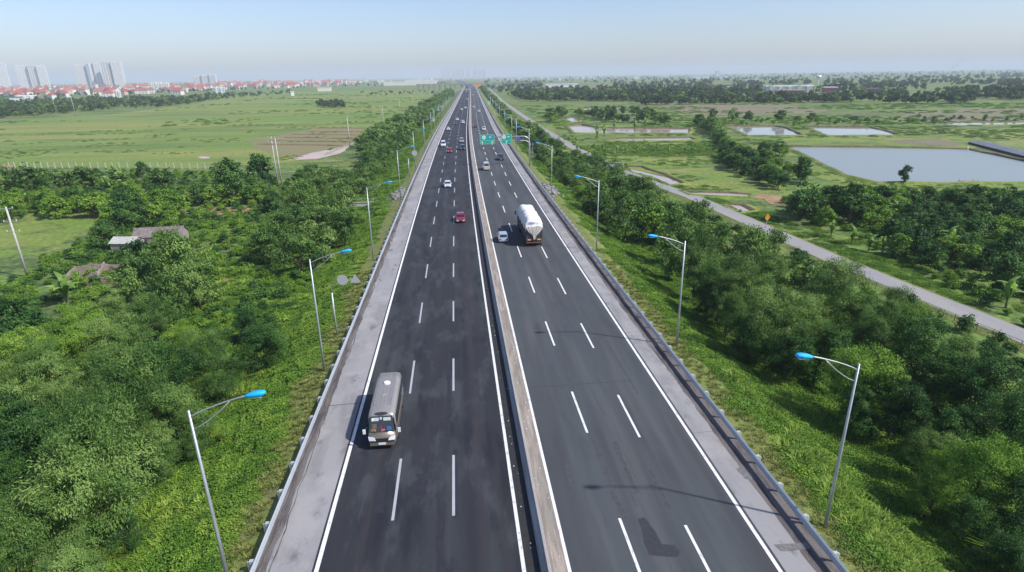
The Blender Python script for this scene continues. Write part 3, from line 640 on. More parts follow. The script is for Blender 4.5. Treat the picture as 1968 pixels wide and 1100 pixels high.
region([(1500, 392), (1560, 378), (1700, 372), (1990, 382), (1990, 560), (1900, 548), (1800, 505), (1700, 468), (1650, 430), (1560, 425)],
       4.6, ['orch', 'orchdark', 'orchdark'], (1.9, 3.1), rg, 'orchard trees beyond the side road', 130, hs=.95)
def chain(pts, sp, kinds, rr, lbl, group):
    P = gp(pts)
    for i in range(len(P) - 1):
        a = Vector(P[i]); b_ = Vector(P[i + 1]); n = max(1, int((b_ - a).length / sp))
        for k in range(n):
            q = a + (b_ - a) * (k / n); k2 = random.choice(kinds)
            tree(k2, q.x + random.uniform(-.3, .3) * sp, q.y + random.uniform(-.3, .3) * sp, random.uniform(*rr), lbl, group)
chain([(1340, 240), (1372, 262), (1400, 292), (1430, 318), (1480, 345), (1520, 352)], 4.2, ['orchdark', 'dark', 'orch'], (2.2, 3.4), 'dark hedgerow tree between the pink strip pond and the big pond', 'hedgerow trees left of the big pond')
chain([(1395, 296), (1440, 300), (1480, 296), (1512, 306)], 4.5, ['orchdark', 'orch'], (2.0, 3.0), 'hedgerow tree above the grassy meadow beside the big pond', 'hedgerow trees above the meadow')
chain([(1372, 234), (1400, 233), (1440, 235), (1500, 236), (1560, 236), (1612, 238)], 9, ['dark', 'orchdark'], (2.6, 4.2), 'small dark tree in the row behind the two pale ponds', 'tree row behind the pale ponds')
chain([(1058, 236), (1085, 222), (1110, 222), (1150, 228), (1190, 236), (1240, 238), (1290, 242)], 5.5, ['orchdark', 'orch', 'dark'], (2.4, 4.2), 'tree among the small square ponds beyond the side road', 'trees among the small ponds')
chain([(1150, 218), (1200, 220), (1270, 226)], 7, ['orchdark', 'dark'], (2.4, 3.8), 'tree behind the small square ponds beyond the side road', 'trees behind the small ponds')

chain([(1388, 302), (1402, 322), (1440, 342), (1500, 366), (1530, 372)], 3.6, ['orchdark', 'orch', 'dark'], (1.9, 3.3), 'hedgerow tree left of the big pond', 'hedgerow trees left of the big pond')
chain([(1466, 302), (1492, 322), (1528, 340), (1560, 352)], 4.0, ['orchdark', 'orch'], (1.8, 2.8), 'hedgerow tree left of the big pond', 'hedgerow trees left of the big pond')
# ------------------------------------------------------------------ instanced masses
LIB = {}
def lib(name, meshes):
    c = bpy.data.collections.new(name); LIB[name] = c
    for i, me in enumerate(meshes):
        o = bpy.data.objects.new(f'{name}_{i:02d}', me); c.objects.link(o)
    return c
def mass(name, X, Y, Z, S, coll, nvar, label, hz=None, tilt=.0, cat=None):
    if 'ground' not in name:
        kp = np.ones(len(X), bool)
        for P_ in PONDS: kp &= ~inside(P_, X, Y)
        X, Y, Z = X[kp], Y[kp], Z[kp]; S = S[kp] if hasattr(S, '__len__') else S; hz = hz[kp] if hasattr(hz, '__len__') else hz
    n = len(X)
    if n == 0: return
    me = bpy.data.meshes.new(name); me.vertices.add(n)
    me.vertices.foreach_set('co', np.stack([X, Y, Z], 1).astype(np.float32).ravel())
    a = me.attributes.new('scl', 'FLOAT_VECTOR', 'POINT'); hz = S if hz is None else hz
    a.data.foreach_set('vector', np.stack([S, S, hz], 1).astype(np.float32).ravel())
    a = me.attributes.new('rot', 'FLOAT_VECTOR', 'POINT')
    a.data.foreach_set('vector', np.stack([rng.normal(0, 1, n) * tilt, rng.normal(0, 1, n) * tilt, rng.uniform(0, 6.28, n)], 1).astype(np.float32).ravel())
    a = me.attributes.new('idx', 'INT', 'POINT'); a.data.foreach_set('value', rng.integers(0, nvar, n).astype(np.int32))
    o = link(name, me, label=label, kind='stuff')
    ng = bpy.data.node_groups.new(name, 'GeometryNodeTree'); ng.interface.new_socket('Geometry', in_out='INPUT', socket_type='NodeSocketGeometry')
    ng.interface.new_socket('Geometry', in_out='OUTPUT', socket_type='NodeSocketGeometry'); N = ng.nodes; L = ng.links
    gi = N.new('NodeGroupInput'); go = N.new('NodeGroupOutput'); ci = N.new('GeometryNodeCollectionInfo'); ci.inputs[0].default_value = coll
    ci.inputs['Separate Children'].default_value = True; ci.inputs['Reset Children'].default_value = True
    ip = N.new('GeometryNodeInstanceOnPoints'); ip.inputs['Pick Instance'].default_value = True
    def attr(nm, ty):
        q = N.new('GeometryNodeInputNamedAttribute'); q.data_type = ty; q.inputs[0].default_value = nm; return q.outputs[0]
    L.new(gi.outputs[0], ip.inputs['Points']); L.new(ci.outputs[0], ip.inputs['Instance']); L.new(attr('idx', 'INT'), ip.inputs['Instance Index'])
    er = N.new('FunctionNodeEulerToRotation'); L.new(attr('rot', 'FLOAT_VECTOR'), er.inputs[0]); L.new(er.outputs[0], ip.inputs['Rotation'])
    L.new(attr('scl', 'FLOAT_VECTOR'), ip.inputs['Scale']); L.new(ip.outputs[0], go.inputs[0])
    md = o.modifiers.new('scatter', 'NODES'); md.node_group = ng
    return o
def creeper_mesh(seed, n=900):
    r = np.random.default_rng(seed); a = r.uniform(0, 6.28, n); q = np.sqrt(r.random(n)) * 1.15
    P = np.stack([np.cos(a) * q, np.sin(a) * q, (.06 + .26 * (1 - q ** 2) * r.uniform(.3, 1.15, n))], 1)
    D = np.stack([np.cos(a), np.sin(a), np.full(n, .1)], 1) + r.normal(size=(n, 3)) * .5
    V, F = leaves(P, D, .105, .08, r, np.array([[0, 0, .8]])); return arrmesh('creeper_patch', V, F, L_creep, np.clip(np.repeat(r.normal(.5, .2, n), 4), 0, 1))
def grass_mesh(seed, m, n=130, h=.55, sp=.6):
    r = np.random.default_rng(seed); a = r.uniform(0, 6.28, n); q = r.random(n) * sp; P0 = np.stack([np.cos(a) * q, np.sin(a) * q, np.zeros(n)], 1)
    a2 = a + r.normal(0, .7, n); l = h * r.uniform(.6, 1.2, n); ou = np.stack([np.cos(a2), np.sin(a2), np.zeros(n)], 1)
    P1 = P0 + ou * (l * .22)[:, None] + np.array([0, 0, 1]) * (l * .62)[:, None]; P2 = P1 + ou * (l * .42)[:, None] + np.array([0, 0, 1]) * (l * .12)[:, None]
    s = np.stack([-np.sin(a2), np.cos(a2), np.zeros(n)], 1) * .022
    V = np.stack([P0 - s, P0 + s, P1 + s, P1 - s, P2 + s * .3, P2 - s * .3], 1).reshape(-1, 3); i = np.arange(n)[:, None] * 6
    F = np.concatenate([i + [0, 1, 2, 3], i + [3, 2, 4, 5]]); return arrmesh('grass_tuft', V, F, m, np.clip(np.repeat(r.normal(.5, .22, n), 6), 0, 1))
c_cr = lib('creepers', [creeper_mesh(i) for i in range(4)])
c_gr = lib('grasses', [grass_mesh(20 + i, L_grass) for i in range(3)])
c_dr = lib('drygrass', [grass_mesh(30 + i, L_dry, 80, .3, .6) for i in range(3)])
c_bu = lib('bushes', [crown_mesh('bush', 400 + i, 1100, 46, L_lime, 1.5, 1.0, .8, .30, .15, .26, .1, 6) for i in range(3)] + [crown_mesh('bush', 410 + i, 1100, 46, L_dark, 1.5, 1.0, .8, .30, .16, .26, .1, 6) for i in range(2)])
c_far = lib('distant_trees', FAR + [crown_mesh('distant_crown', 240 + i, 300, 34, L_acacia, 4.2, 4.4, .85, 2.0, 1.3, .6, .1, 7) for i in range(2)] + [crown_mesh('distant_crown', 250, 300, 34, L_lime, 4.0, 3.6, .7, 2.0, 1.3, .6, .1, 7)])
c_acf = lib('far_acacias', ACF)
def zs(x):                                                      # ground height from the offset to the highway axis
    return np.interp(x, [-24, -21.6, -19.6, -17.2, -14.6, -12.9, 20.4, 21.9, 24.6, 27.2, 29, 31.5], [-3.5, -3.35, -2.75, -1.5, -.38, -.12, -.12, -.35, -1.5, -2.75, -3.35, -3.5])
OFF = np.vectorize(off)
def cover(x0, x1, y0, y1, sp, prob=None, seed=3):
    X, Y = scat([(x0, y0), (x1, y0), (x1, y1), (x0, y1)], sp, .5)
    if prob is not None: m = rng.random(len(X)) < prob(X, Y); X, Y = X[m], Y[m]
    return X + OFF(Y), Y, zs(X)
gpb = lambda s, lo: (lambda X, Y: np.clip((vnoise(X, Y, 7, s) - lo) * 4, 0, 1))
# creepers on both slopes: dense where green, thinning to the verge
pc = lambda X, Y: np.clip((vnoise(X, Y, 4, 1) * 1.1 + np.clip(np.minimum(-X - 14.2, 3) / 3, 0, 1) - .45) * 1.6, 0, 1)
X, Y, Z = cover(-34, -14.2, 14, 120, .78, pc); mass('creepers', X, Y, Z, rng.uniform(.7, 1.35, len(X)), c_cr, 4, 'bright green creepers covering the left slope')
pc2 = lambda X, Y: np.clip((vnoise(X, Y, 4, 2) * 1.1 + np.clip((X - 21.8) / 3, 0, 1) - .5) * 1.6, 0, 1)
X, Y, Z = cover(21.6, 42, 14, 120, .80, pc2); mass('creepers', X, Y, Z, rng.uniform(.7, 1.35, len(X)), c_cr, 4, 'green creepers covering the right slope')
X, Y, Z = cover(-40, -23, 40, 118, 1.3, lambda X, Y: np.clip((vnoise(X, Y, 8, 12) - .30) * 4, 0, 1)); mass('creepers', X, Y, Z, rng.uniform(1.0, 1.9, len(X)), c_cr, 4, 'bright weeds in the clearing at the foot of the left slope')
X, Y, Z = cover(-38, -22, 48, 105, 1.2, gpb(15, .55)); mass('long_grass', X, Y, Z, rng.uniform(1.0, 1.8, len(X)), c_gr, 3, 'yellow-green tall grass at the foot of the left slope')
X, Y, Z = cover(-26, -15, 120, 420, 2.0); mass('creepers', X, Y, Z, rng.uniform(1.6, 2.6, len(X)), c_cr, 4, 'creepers on the far part of the left slope', hz=rng.uniform(1, 1.8, len(X)))
X, Y, Z = cover(23, 31, 120, 420, 2.0); mass('creepers', X, Y, Z, rng.uniform(1.6, 2.6, len(X)), c_cr, 4, 'creepers on the far part of the right slope', hz=rng.uniform(1, 1.8, len(X)))
X, Y, Z = cover(-30, -14.5, 14, 110, .75, gpb(5, .62)); mass('long_grass', X, Y, Z, rng.uniform(.7, 1.2, len(X)), c_gr, 3, 'yellow-green grass tufts on the left slope')
X, Y, Z = cover(22.2, 29, 14, 75, .55, lambda X, Y: np.clip((1 - abs(X - 24.6) / 3.4) * 1.2 - (Y - 22) / 26, 0, 1)); mass('long_grass', X, Y, Z, rng.uniform(.8, 1.5, len(X)), c_gr, 3, 'tall yellow-green grass on the right slope beside the nearest lamp')
for a, b_ in ((-15.4, -12.7), (20.3, 22.4)):
    X, Y, Z = cover(a, b_, 14, 80, .62); mass('dry_grass', X, Y, Z, rng.uniform(.4, .9, len(X)), c_dr, 3, 'short dry grass on the ' + ('left' if a < 0 else 'right') + ' verge behind the guard rail')
# undergrowth in the belts, verges and gardens
X, Y = scat([(-62, 28), (-23, 28), (-23, 135), (-75, 135)], 2.3); Zu = np.full(len(X), ZG)
mass('undergrowth', X, Y, Zu, rng.uniform(.5, 1.1, len(X)), c_bu, 5, 'bushes and weeds under the trees on the left', hz=rng.uniform(.3, .8, len(X)))
X, Y = scat([(33, 22), (60, 22), (58.5, 60), (54.5, 90), (46, 180), (31, 180)], 2.6); k = rng.random(len(X)) < .75; X, Y = X[k], Y[k]
mass('undergrowth', X, Y, np.full(len(X), ZG), rng.uniform(.4, .95, len(X)), c_bu, 5, 'bushes and weeds under the trees on the right')
X, Y = scat([(64.5, 40), (86, 40), (72, 92), (66, 125), (60, 160), (54.5, 190), (52.5, 185), (60, 120), (63, 85), (67, 56)], .9); k = rng.random(len(X)) < np.clip((vnoise(X, Y, 5, 8) - .3) * 2, 0.08, 1) * .8; X, Y = X[k], Y[k]
mass('creepers', X, Y, np.full(len(X), ZG), rng.uniform(.5, 1.3, len(X)), c_cr, 4, 'low weeds on the verge beyond the side road')
X, Y = scat(gp([(1500, 392), (1560, 375), (1700, 368), (1990, 378), (1990, 640), (1900, 600), (1800, 545), (1690, 490), (1640, 450), (1540, 430)]), 2.4); k = rng.random(len(X)) < .7; X, Y = X[k], Y[k]
mass('undergrowth', X, Y, np.full(len(X), ZG), rng.uniform(.35, .85, len(X)), c_bu, 5, 'shrubs filling the orchard beyond the side road')
X, Y = scat(gp([(-30, 334), (400, 334), (560, 350), (640, 350), (600, 420), (480, 440), (330, 440), (180, 436), (170, 408), (60, 420), (-30, 436)]), 3.0)
mass('undergrowth', X, Y, np.full(len(X), ZG), rng.uniform(.45, .9, len(X)), c_bu, 5, 'shrubs filling the gardens on the left')
X, Y = scat(gp([(1100, 282), (1200, 276), (1400, 280), (1390, 300), (1260, 302), (1150, 300)]), 2.3)
mass('crop_rows', X, Y, np.full(len(X), ZG), rng.uniform(.8, 1.4, len(X)), c_cr, 3, 'light green crop plot in front of the strip ponds')
X, Y = scat(gp([(1010, 262), (1060, 262), (1180, 318), (1300, 365), (1460, 430), (1480, 425), (1340, 366), (1180, 300), (1100, 262)]), 3.0); k = rng.random(len(X)) < .35; X, Y = X[k], Y[k]
mass('undergrowth', X, Y, np.full(len(X), ZG), rng.uniform(.3, .6, len(X)), c_bu, 3, 'scattered low weeds beside the side road')
for pts, sp, pr, smin, smax, lab in (
        ([(1180, 318), (1230, 306), (1420, 300), (1470, 330), (1510, 362), (1500, 376), (1340, 364), (1290, 345)], 2.6, .42, .6, 1.6, 'weeds in the meadow left of the big pond'),
        ([(1060, 262), (1150, 272), (1340, 272), (1500, 262), (1500, 300), (1230, 306), (1180, 316)], 3.0, .5, .8, 1.8, 'weeds around the strip ponds'),
        ([(1060, 238), (1400, 226), (1990, 240), (1990, 275), (1760, 262), (1500, 266), (1340, 262), (1090, 262)], 4.5, .5, 1.0, 2.2, 'rough herbs between the ponds'),
        ([(1000, 204), (1990, 198), (1990, 238), (1400, 240), (1060, 238)], 8, .5, 1.4, 3.4, 'rough herbs on the far brown fields'),
        ([(1560, 308), (1625, 340), (1690, 355), (1990, 355), (1990, 372), (1700, 366), (1600, 350), (1520, 325)], 2.4, .5, .6, 1.5, 'weeds on the near bank of the big pond'),
        ([(-30, 322), (395, 323), (560, 308), (640, 290), (690, 262), (760, 230), (400, 240), (-30, 260)], 4.0, .19, .6, 1.4, 'darker tufts in the near part of the left field'),
        ([(-30, 260), (400, 240), (760, 230), (830, 190), (600, 178), (440, 196), (200, 222), (-30, 236)], 10, .26, 1.2, 3.0, 'darker tufts in the far part of the left field')):
    X, Y = scat(gp(pts), sp, .5); v = vnoise(X, Y * 2, sp * 6, 9); kk = v > (1 - pr) * .8 + .1 * rng.random(len(X)); X, Y = X[kk], Y[kk]; sc_ = rng.uniform(smin, smax, len(X))
    mass('weeds', X, Y, np.full(len(X), ZG), sc_, c_cr, 4, lab, hz=sc_ * rng.uniform(.5, 1.1, len(X)))
X, Y = scat(gp([(1395, 232), (1700, 226), (1990, 228), (1990, 236), (1640, 242), (1400, 242)]), 6.5); kk = rng.random(len(X)) < .4; X, Y = X[kk], Y[kk]
mass('weeds', X, Y, np.full(len(X), ZG), rng.uniform(.5, 1.3, len(X)), c_bu, 5, 'shrubs behind the pale ponds')
# the belts beyond the 300 nearest trees
if spill:
    A = np.array([(x, y, r) for _, x, y, r in spill]); mass('far_belt_trees', A[:, 0], A[:, 1], np.full(len(A), ZG), A[:, 2] / 3.75, c_acf, 4, 'far ends of the tree belts along both sides of the highway')
# wooded country towards the horizon
def country(poly, n, sz, lab, ns, thr, name='far_woods', squash=1.0, k=3.2):
    P = np.asarray(poly, float); lo, hi = P.min(0), P.max(0)
    px = rng.uniform(lo[0], hi[0], n); py = rng.uniform(lo[1], hi[1], n); m = inside(P, px, py); px, py = px[m], py[m]
    for (a0, b0, a1, b1) in ((1462, 165, 1570, 188), (1365, 158, 1410, 172), (1560, 150, 1584, 172), (1040, 160, 1180, 170), (736, 150, 842, 168), (1560, 184, 1600, 194)):
        kk = ~((px > a0) & (px < a1) & (py > b0) & (py < b1)); px, py = px[kk], py[kk]
    W = np.array([g(a, b_, ZG) for a, b_ in zip(px, py)]); X, Y = W[:, 0], W[:, 1]
    v = vnoise(X, Y * k, ns, 5) * .6 + vnoise(X, Y * k, ns * .35, 6) * .4; m = (v > thr) & (Y > 0) & (Y < 12000) & ((np.abs(X - OFF(Y) - 4) > 42) | (Y > 6000)); X, Y = X[m], Y[m]
    s = rng.uniform(sz[0], sz[1], len(X)) * (1 + Y / 9000)
    mass(name, X, Y, np.full(len(X), ZG), s, c_far, 8, lab, hz=s * squash * rng.uniform(.8, 1.1, len(X)))
country([(925, 152), (1300, 145.5), (1990, 135.5), (1990, 196), (1880, 190), (1600, 198), (1300, 198), (1000, 192), (940, 172)], 8000, (.5, 1.15), 'wooded country and hedges fading to the horizon on the right', 140, .53, k=2.6)
country([(1000, 182), (1300, 182), (1860, 186), (1870, 200), (1500, 200), (1250, 203), (1010, 196)], 2200, (.55, .95), 'dense dark tree rows behind the brown fields on the right', 70, .53, name='far_hedges', k=3)
country([(-40, 196), (330, 190), (420, 184), (560, 176), (560, 182), (440, 190), (340, 206), (200, 212), (-40, 232)], 4200, (.3, .85), 'scrub between the red-roofed town and the left field', 70, .42, name='far_scrub')
country([(-40, 163), (600, 152), (870, 148.6), (870, 163), (700, 168), (560, 171), (-40, 196)], 4200, (.45, .95), 'tree clumps in and behind the red-roofed town', 120, .50)
country([(610, 200), (664, 200), (660, 208), (612, 208)], 60, (.4, .7), 'clump of shrubs in the middle of the left field', 500, .0, name='field_shrubs')
country([(690, 178), (760, 176), (830, 176), (845, 182), (800, 184), (700, 184)], 90, (.25, .5), 'low bushes at the far edge of the left field', 40, .5, name='field_shrubs')

# ------------------------------------------------------------------ street lamps
LYS = [(-13.25, 25.4), (-13.2, 49.9), (-13.15, 84.8), (-13.0, 130.0), (-13.0, 176.2), (-12.9, 222), (-12.9, 270), (-12.9, 300), (-12.9, 348), (-12.9, 400), (-12.9, 455), (-12.9, 510)]
RYS = [(20.88, 26.0), (20.92, 50.8), (20.75, 84.9), (20.75, 130.4), (20.75, 174.5), (20.75, 217), (20.75, 238), (20.75, 281), (20.75, 328), (20.75, 375), (20.75, 430), (20.75, 480)]
def make_lamp(s, loc):
    """s = +1: arm reaches towards +x"""
    t = empty('street_lamp', loc)
    b = B(); b.tube([(0, 0, -1.0), (0, 0, 5), (0, 0, 11.0)], [.11, .088, .055], 12); b.obj('pole', M_galv, t, True)
    b = B(); b.tube([(0, 0, -.9), (0, 0, -.25)], [.22, .22], 10); b.obj('pole_base', M_polec, t)
    P = []
    for i in range(13):
        u = i / 12; P.append((s * 2.75 * u, 0, 10.62 + 1.15 * (u ** .85) - .16 * u * u + .0))
    b = B(); b.tube(P, .038, 6); b.obj('arm', M_galv, t, True)
    Q = [(0, 0, 9.95)] + [(s * 2.0 * u, 0, 9.95 + (10.62 + 1.15 * (.727 ** .85) - .16 * .53 - 9.95) * (u ** 1.35)) for u in (.2, .4, .6, .8, 1)]
    b = B(); b.tube(Q, .03, 6); b.obj('arm_brace', M_galv, t, True)
    b = B(); zc = 11.60
    rings = []
    for (u, w_, h0, h1) in ((2.68, .05, -.03, .03), (2.78, .12, -.05, .06), (3.0, .17, -.07, .11), (3.3, .185, -.08, .13), (3.52, .16, -.07, .11), (3.66, .09, -.04, .07)):
        rings.append([(s * u, -w_, zc + h0 + .12 * (u - 2.68)), (s * u, w_, zc + h0 + .12 * (u - 2.68)), (s * u, w_ * .8, zc + h1 + .12 * (u - 2.68)), (s * u, -w_ * .8, zc + h1 + .12 * (u - 2.68))])
    b.rings(rings); b.obj('lamp_head', M_blue, t, True)
    b = B(); b.box(*sorted((s * 2.98, s * 3.46)), -.12, .12, zc - .085, zc - .03); b.obj('lamp_lens', M_lens, t)
    return t
ORD = ['nearest', 'second', 'third', 'fourth', 'fifth', 'sixth', 'seventh', 'eighth', 'ninth', 'tenth', 'eleventh', 'twelfth', 'thirteenth', 'fourteenth', 'fifteenth']
for side, LY, s in (('left', LYS, 1), ('right', RYS, -1)):
    p0 = None
    for i, (lx, ly) in enumerate(LY):
        loc = (lx + off(ly), ly, -.25)
        t = make_lamp(s, loc) if p0 is None else dup(p0, loc)
        if p0 is None: p0 = remember(t)
        else: t.rotation_euler = (random.uniform(-.006, .006), random.uniform(-.007, .007), random.uniform(-.05, .05))
        tag(t, f'{ORD[i]} grey street lamp with blue head on the {side} side of the highway', 'street lamp', f'street lamps along the {side} edge')

# ------------------------------------------------------------------ vehicles
def paint(name, c, metal=.25): return mat(name, c, .28, metal=metal, spec=.6, coat=.6)
def wheel(parent, x, y, r=.33, w_=.22):
    b = B(); b.tube([(x - w_ / 2, y, r), (x + w_ / 2, y, r)], r, 16); t = b.obj('wheel', M_black, parent)
    s = 1 if x > 0 else -1
    b = B(); b.tube([(x + s * w_ / 2, y, r), (x + s * (w_ / 2 + .015), y, r)], r * .62, 12); b.obj('rim', M_chrome, t)
def car(kind, col, x, y, ang, label, cat='car', name=None):
    L, W, Ht, belt, yb0, yb1, yr0, yr1, nose, tail, gc = {
        'sedan': (4.55, 1.76, 1.46, .92, -1.75, 1.05, -1.05, .30, .70, .92, .22),
        'hatch': (3.75, 1.62, 1.48, .92, -1.80, .95, -1.35, .30, .72, .92, .22),
        'suv': (4.6, 1.82, 1.74, 1.08, -2.20, .95, -1.95, .25, .88, 1.06, .28),
        'pickup': (5.2, 1.86, 1.80, 1.12, -.85, 1.25, -.55, .55, .95, 1.12, .32),
        'van': (4.9, 1.90, 2.15, 1.20, -2.35, 1.75, -2.25, .95, .95, 1.20, .28)}[kind]
    P = paint(f'car_paint_{label[:14].replace(" ", "_")}', col)
    t = empty(name or 'car', (x, y, 0), ang, label=label, cat=cat, group='vehicles on the highway')
    h = L / 2; w_ = W / 2; b = B(); R_ = []
    st = [(-h, .86, tail * .86, .34), (-h + .10, .96, tail, gc), (-h + .6, 1, tail + .02, gc), (yb0, 1, belt, gc), (0, 1, belt, gc), (yb1, 1, belt - .02, gc), (h - .55, .99, nose + .10, gc), (h - .12, .93, nose, gc), (h, .80, nose * .78, .36)]
    for (yy, k, zt, zb) in sorted(st):
        a = w_ * k; R_.append([(-a * .9, yy, zb), (a * .9, yy, zb), (a, yy, zb + .18), (a, yy, zb + (zt - zb) * .65), (a * .86, yy, zt), (-a * .86, yy, zt), (-a, yy, zb + (zt - zb) * .65), (-a, yy, zb + .18)])
    b.rings(R_)
    if kind == 'pickup':
        pass
    body = b.obj('body', P, t, False)
    for p in body.data.polygons: p.use_smooth = False
    rw = w_ * .74; bw = w_ * .88; z0, z1 = belt - .03, Ht
    c = B(); c.add([(-bw, yb0, z0), (bw, yb0, z0), (bw, yb1, z0), (-bw, yb1, z0), (-rw, yr0, z1 - .04), (rw, yr0, z1 - .04), (rw, yr1, z1 - .04), (-rw, yr1, z1 - .04), (-rw * .85, yr0 + .1, z1), (rw * .85, yr0 + .1, z1), (rw * .85, yr1 - .12, z1), (-rw * .85, yr1 - .12, z1)],
          [(0, 1, 5, 4), (1, 2, 6, 5), (2, 3, 7, 6), (3, 0, 4, 7), (4, 5, 9, 8), (5, 6, 10, 9), (6, 7, 11, 10), (7, 4, 8, 11), (8, 9, 10, 11), (3, 2, 1, 0)]); c.obj('roof', P, t)
    def panel(nm, A, B_, C, D, o, m=M_glass, e=.10):
        pts = [Vector(p) for p in (A, B_, C, D)]; c_ = sum(pts, Vector()) / 4; q = [p + (c_ - p) * e + Vector(o) * .012 for p in pts]
        bb_ = B(); bb_.quad(*[tuple(p) for p in q]); bb_.obj(nm, m, t)
    zb_, zt_ = z0 + .03, z1 - .07
    panel('windscreen', (-bw, yb1, zb_), (bw, yb1, zb_), (rw, yr1, zt_), (-rw, yr1, zt_), (0, 1, .6), e=.08)
    panel('rear_window', (-bw, yb0, zb_), (bw, yb0, zb_), (rw, yr0, zt_), (-rw, yr0, zt_), (0, -1, .6), e=.13)
    for s in (-1, 1):
        ym = (yb0 + yb1) / 2
        panel('side_window', (s * bw, yb0, zb_), (s * bw, ym - .03, zb_), (s * rw, (yr0 + yr1) / 2 - .03, zt_), (s * rw, yr0, zt_), (s, 0, .3), e=.10)
        panel('side_window', (s * bw, ym + .03, zb_), (s * bw, yb1, zb_), (s * rw, yr1, zt_), (s * rw, (yr0 + yr1) / 2 + .03, zt_), (s, 0, .3), e=.10)
        for yy in (-h * .60, h * .62): wheel(t, s * (w_ - .10), yy, .33 if kind != 'pickup' else .38)
        q = B(); q.box(s * w_ * .62 - .17, s * w_ * .62 + .17, h - .10, h + .015, nose * .62, nose * .62 + .15); q.obj('headlight', M_head, t)
        q = B(); q.box(s * w_ * .72 - .14, s * w_ * .72 + .14, -h - .015, -h + .08, tail * .60, tail * .60 + .17); q.obj('tail_light', M_tail, t)
        q = B(); q.box(*sorted((s * (w_ - .05), s * (w_ + .17))), yb1 - .42, yb1 - .28, belt - .02, belt + .13); q.obj('wing_mirror', P, t)
    q = B(); q.box(-.34, .34, h - .05, h + .02, .42, .56); q.obj('grille', M_dark, t)
    q = B(); q.box(-.26, .26, -h - .02, -h + .03, .50, .62); q.obj('number_plate', M_plate, t)
    if kind == 'pickup':
        q = B(); q.box(-w_ * .80, w_ * .80, -h + .12, -.98, belt + .005, belt + .03); q.obj('load_bed', M_dark, t)
    return t
D = math.pi
def onroad(x, y): return x, y
car('sedan', (.30, .018, .045), .15, 107.6, D, 'dark red saloon alone in the inner lane beside the median')
car('sedan', (.66, .70, .74), -2.55, 144.0, D, 'silver-white saloon alone in the middle of the left carriageway')
car('hatch', (.42, .50, .60), 6.9, 92.6, 0, 'small pale blue-grey hatchback overtaking the tarpaulin truck')
car('van', (.62, .58, .52), 8.3, 170.2, 0, 'cream people carrier just beyond the tarpaulin truck', 'car')
car('pickup', (.035, .055, .11), 14.0, 190.4, 0, 'dark blue pickup near the right edge line below the green signs', 'pickup', 'pickup_truck')
car('van', (.80, .80, .78), -5.0, 232.5, D, 'white van in the outer lane of the left carriageway', 'van', 'van')
car('sedan', (.28, .03, .04), -2.4, 213.8, D, 'small dark red car beside the white van')
car('suv', (.03, .035, .06), 2.3, 220.5, D, 'dark navy car close to the median')
car('suv', (.36, .36, .37), 2.2, 245.5, D, 'grey car close to the median behind the dark navy car')
car('sedan', (.78, .79, .80), -3.6, 305.2, D, 'white car in the outer lane beyond the white van')
car('sedan', (.05, .08, .16), .2, 341, D, 'dark blue car in the trio of cars far up the left carriageway')
car('sedan', (.78, .79, .80), -1.6 + 3.0, 373, D, 'white car farthest back in the trio on the left carriageway')
car('suv', (.72, .74, .76), 4.4, 347.5, D, 'white car nearest the median in the trio on the left carriageway')
car('sedan', (.02, .022, .03), 10.4, 317, 0, 'black car near the median beyond the green signs')
car('suv', (.80, .80, .80), 14.0, 300.6, 0, 'white car in the outer right lane just beyond the green signs')
for (px, py, col, lb, d) in ((887.3, 212, (.75, .76, .78), 'white car far up the left carriageway, outer one of a pair', D), (894.5, 209, (.8, .8, .8), 'white car far up the left carriageway, inner one of a pair', D),
        (888.6, 199, (.05, .09, .2), 'tiny dark blue car far up the left carriageway', D), (898.2, 192, (.6, .5, .5), 'tiny pale car far up the left carriageway by the median', D),
        (910.4, 207.5, (.75, .7, .65), 'pale car far up the right carriageway by the median', 0), (920, 215.5, (.78, .8, .8), 'white high-roofed car far up the right carriageway', 0),
        (909.1, 183, (.8, .75, .7), 'tiny pale car near the far end of the right carriageway', 0), (912.5, 178, (.7, .7, .75), 'tiny silver car near the far end of the right carriageway', 0),
        (896.5, 177, (.8, .8, .8), 'tiny white car near the far end of the left carriageway', D)):
    x, y = g(px, py, 0); car('suv' if 'roofed' in lb else 'sedan', col, x, y, d, lb)

# --- minibus -----------------------------------------------------------------
M_busroof = mat('bus_roof_grey', (.40, .37, .34), .38, metal=.45, coat=.3, var=.12, scale=1.5)
M_buslow = mat('bus_champagne', (.27, .22, .165), .30, metal=.45, coat=.6)
M_rib = mat('roof_rib', (.36, .335, .31), .4, metal=.4)
bus = empty('minibus', (-6.33, 40.15, 0), D + rad(.2), label='grey and champagne minibus coming forward in the outer left lane', cat='bus', group='vehicles on the highway')
def bsec(y, w_, zb, zt, k=.86, lo=0):
    return [(-w_ * .94, y, zb), (w_ * .94, y, zb), (w_, y, zb + .15), (w_, y, 1.25 if zt > 1.5 else zb + (zt - zb) * .5), (w_ * .95, y, max(zt - .32, zb + .3)), (w_ * .86, y, zt - .10), (w_ * .62, y, zt), (-w_ * .62, y, zt), (-w_ * .86, y, zt - .10), (-w_ * .95, y, max(zt - .32, zb + .3)), (-w_, y, 1.25 if zt > 1.5 else zb + (zt - zb) * .5), (-w_, y, zb + .15)]
b = B(); b.rings([bsec(-3.50, .93, .55, 2.50), bsec(-3.40, 1.0, .42, 2.62), bsec(-2.2, 1.02, .38, 2.66), bsec(2.3, 1.02, .38, 2.66), bsec(2.72, 1.01, .38, 2.60), bsec(2.86, 1.0, .38, 2.50)]); b.obj('body', M_busroof, bus, True)
b = B()
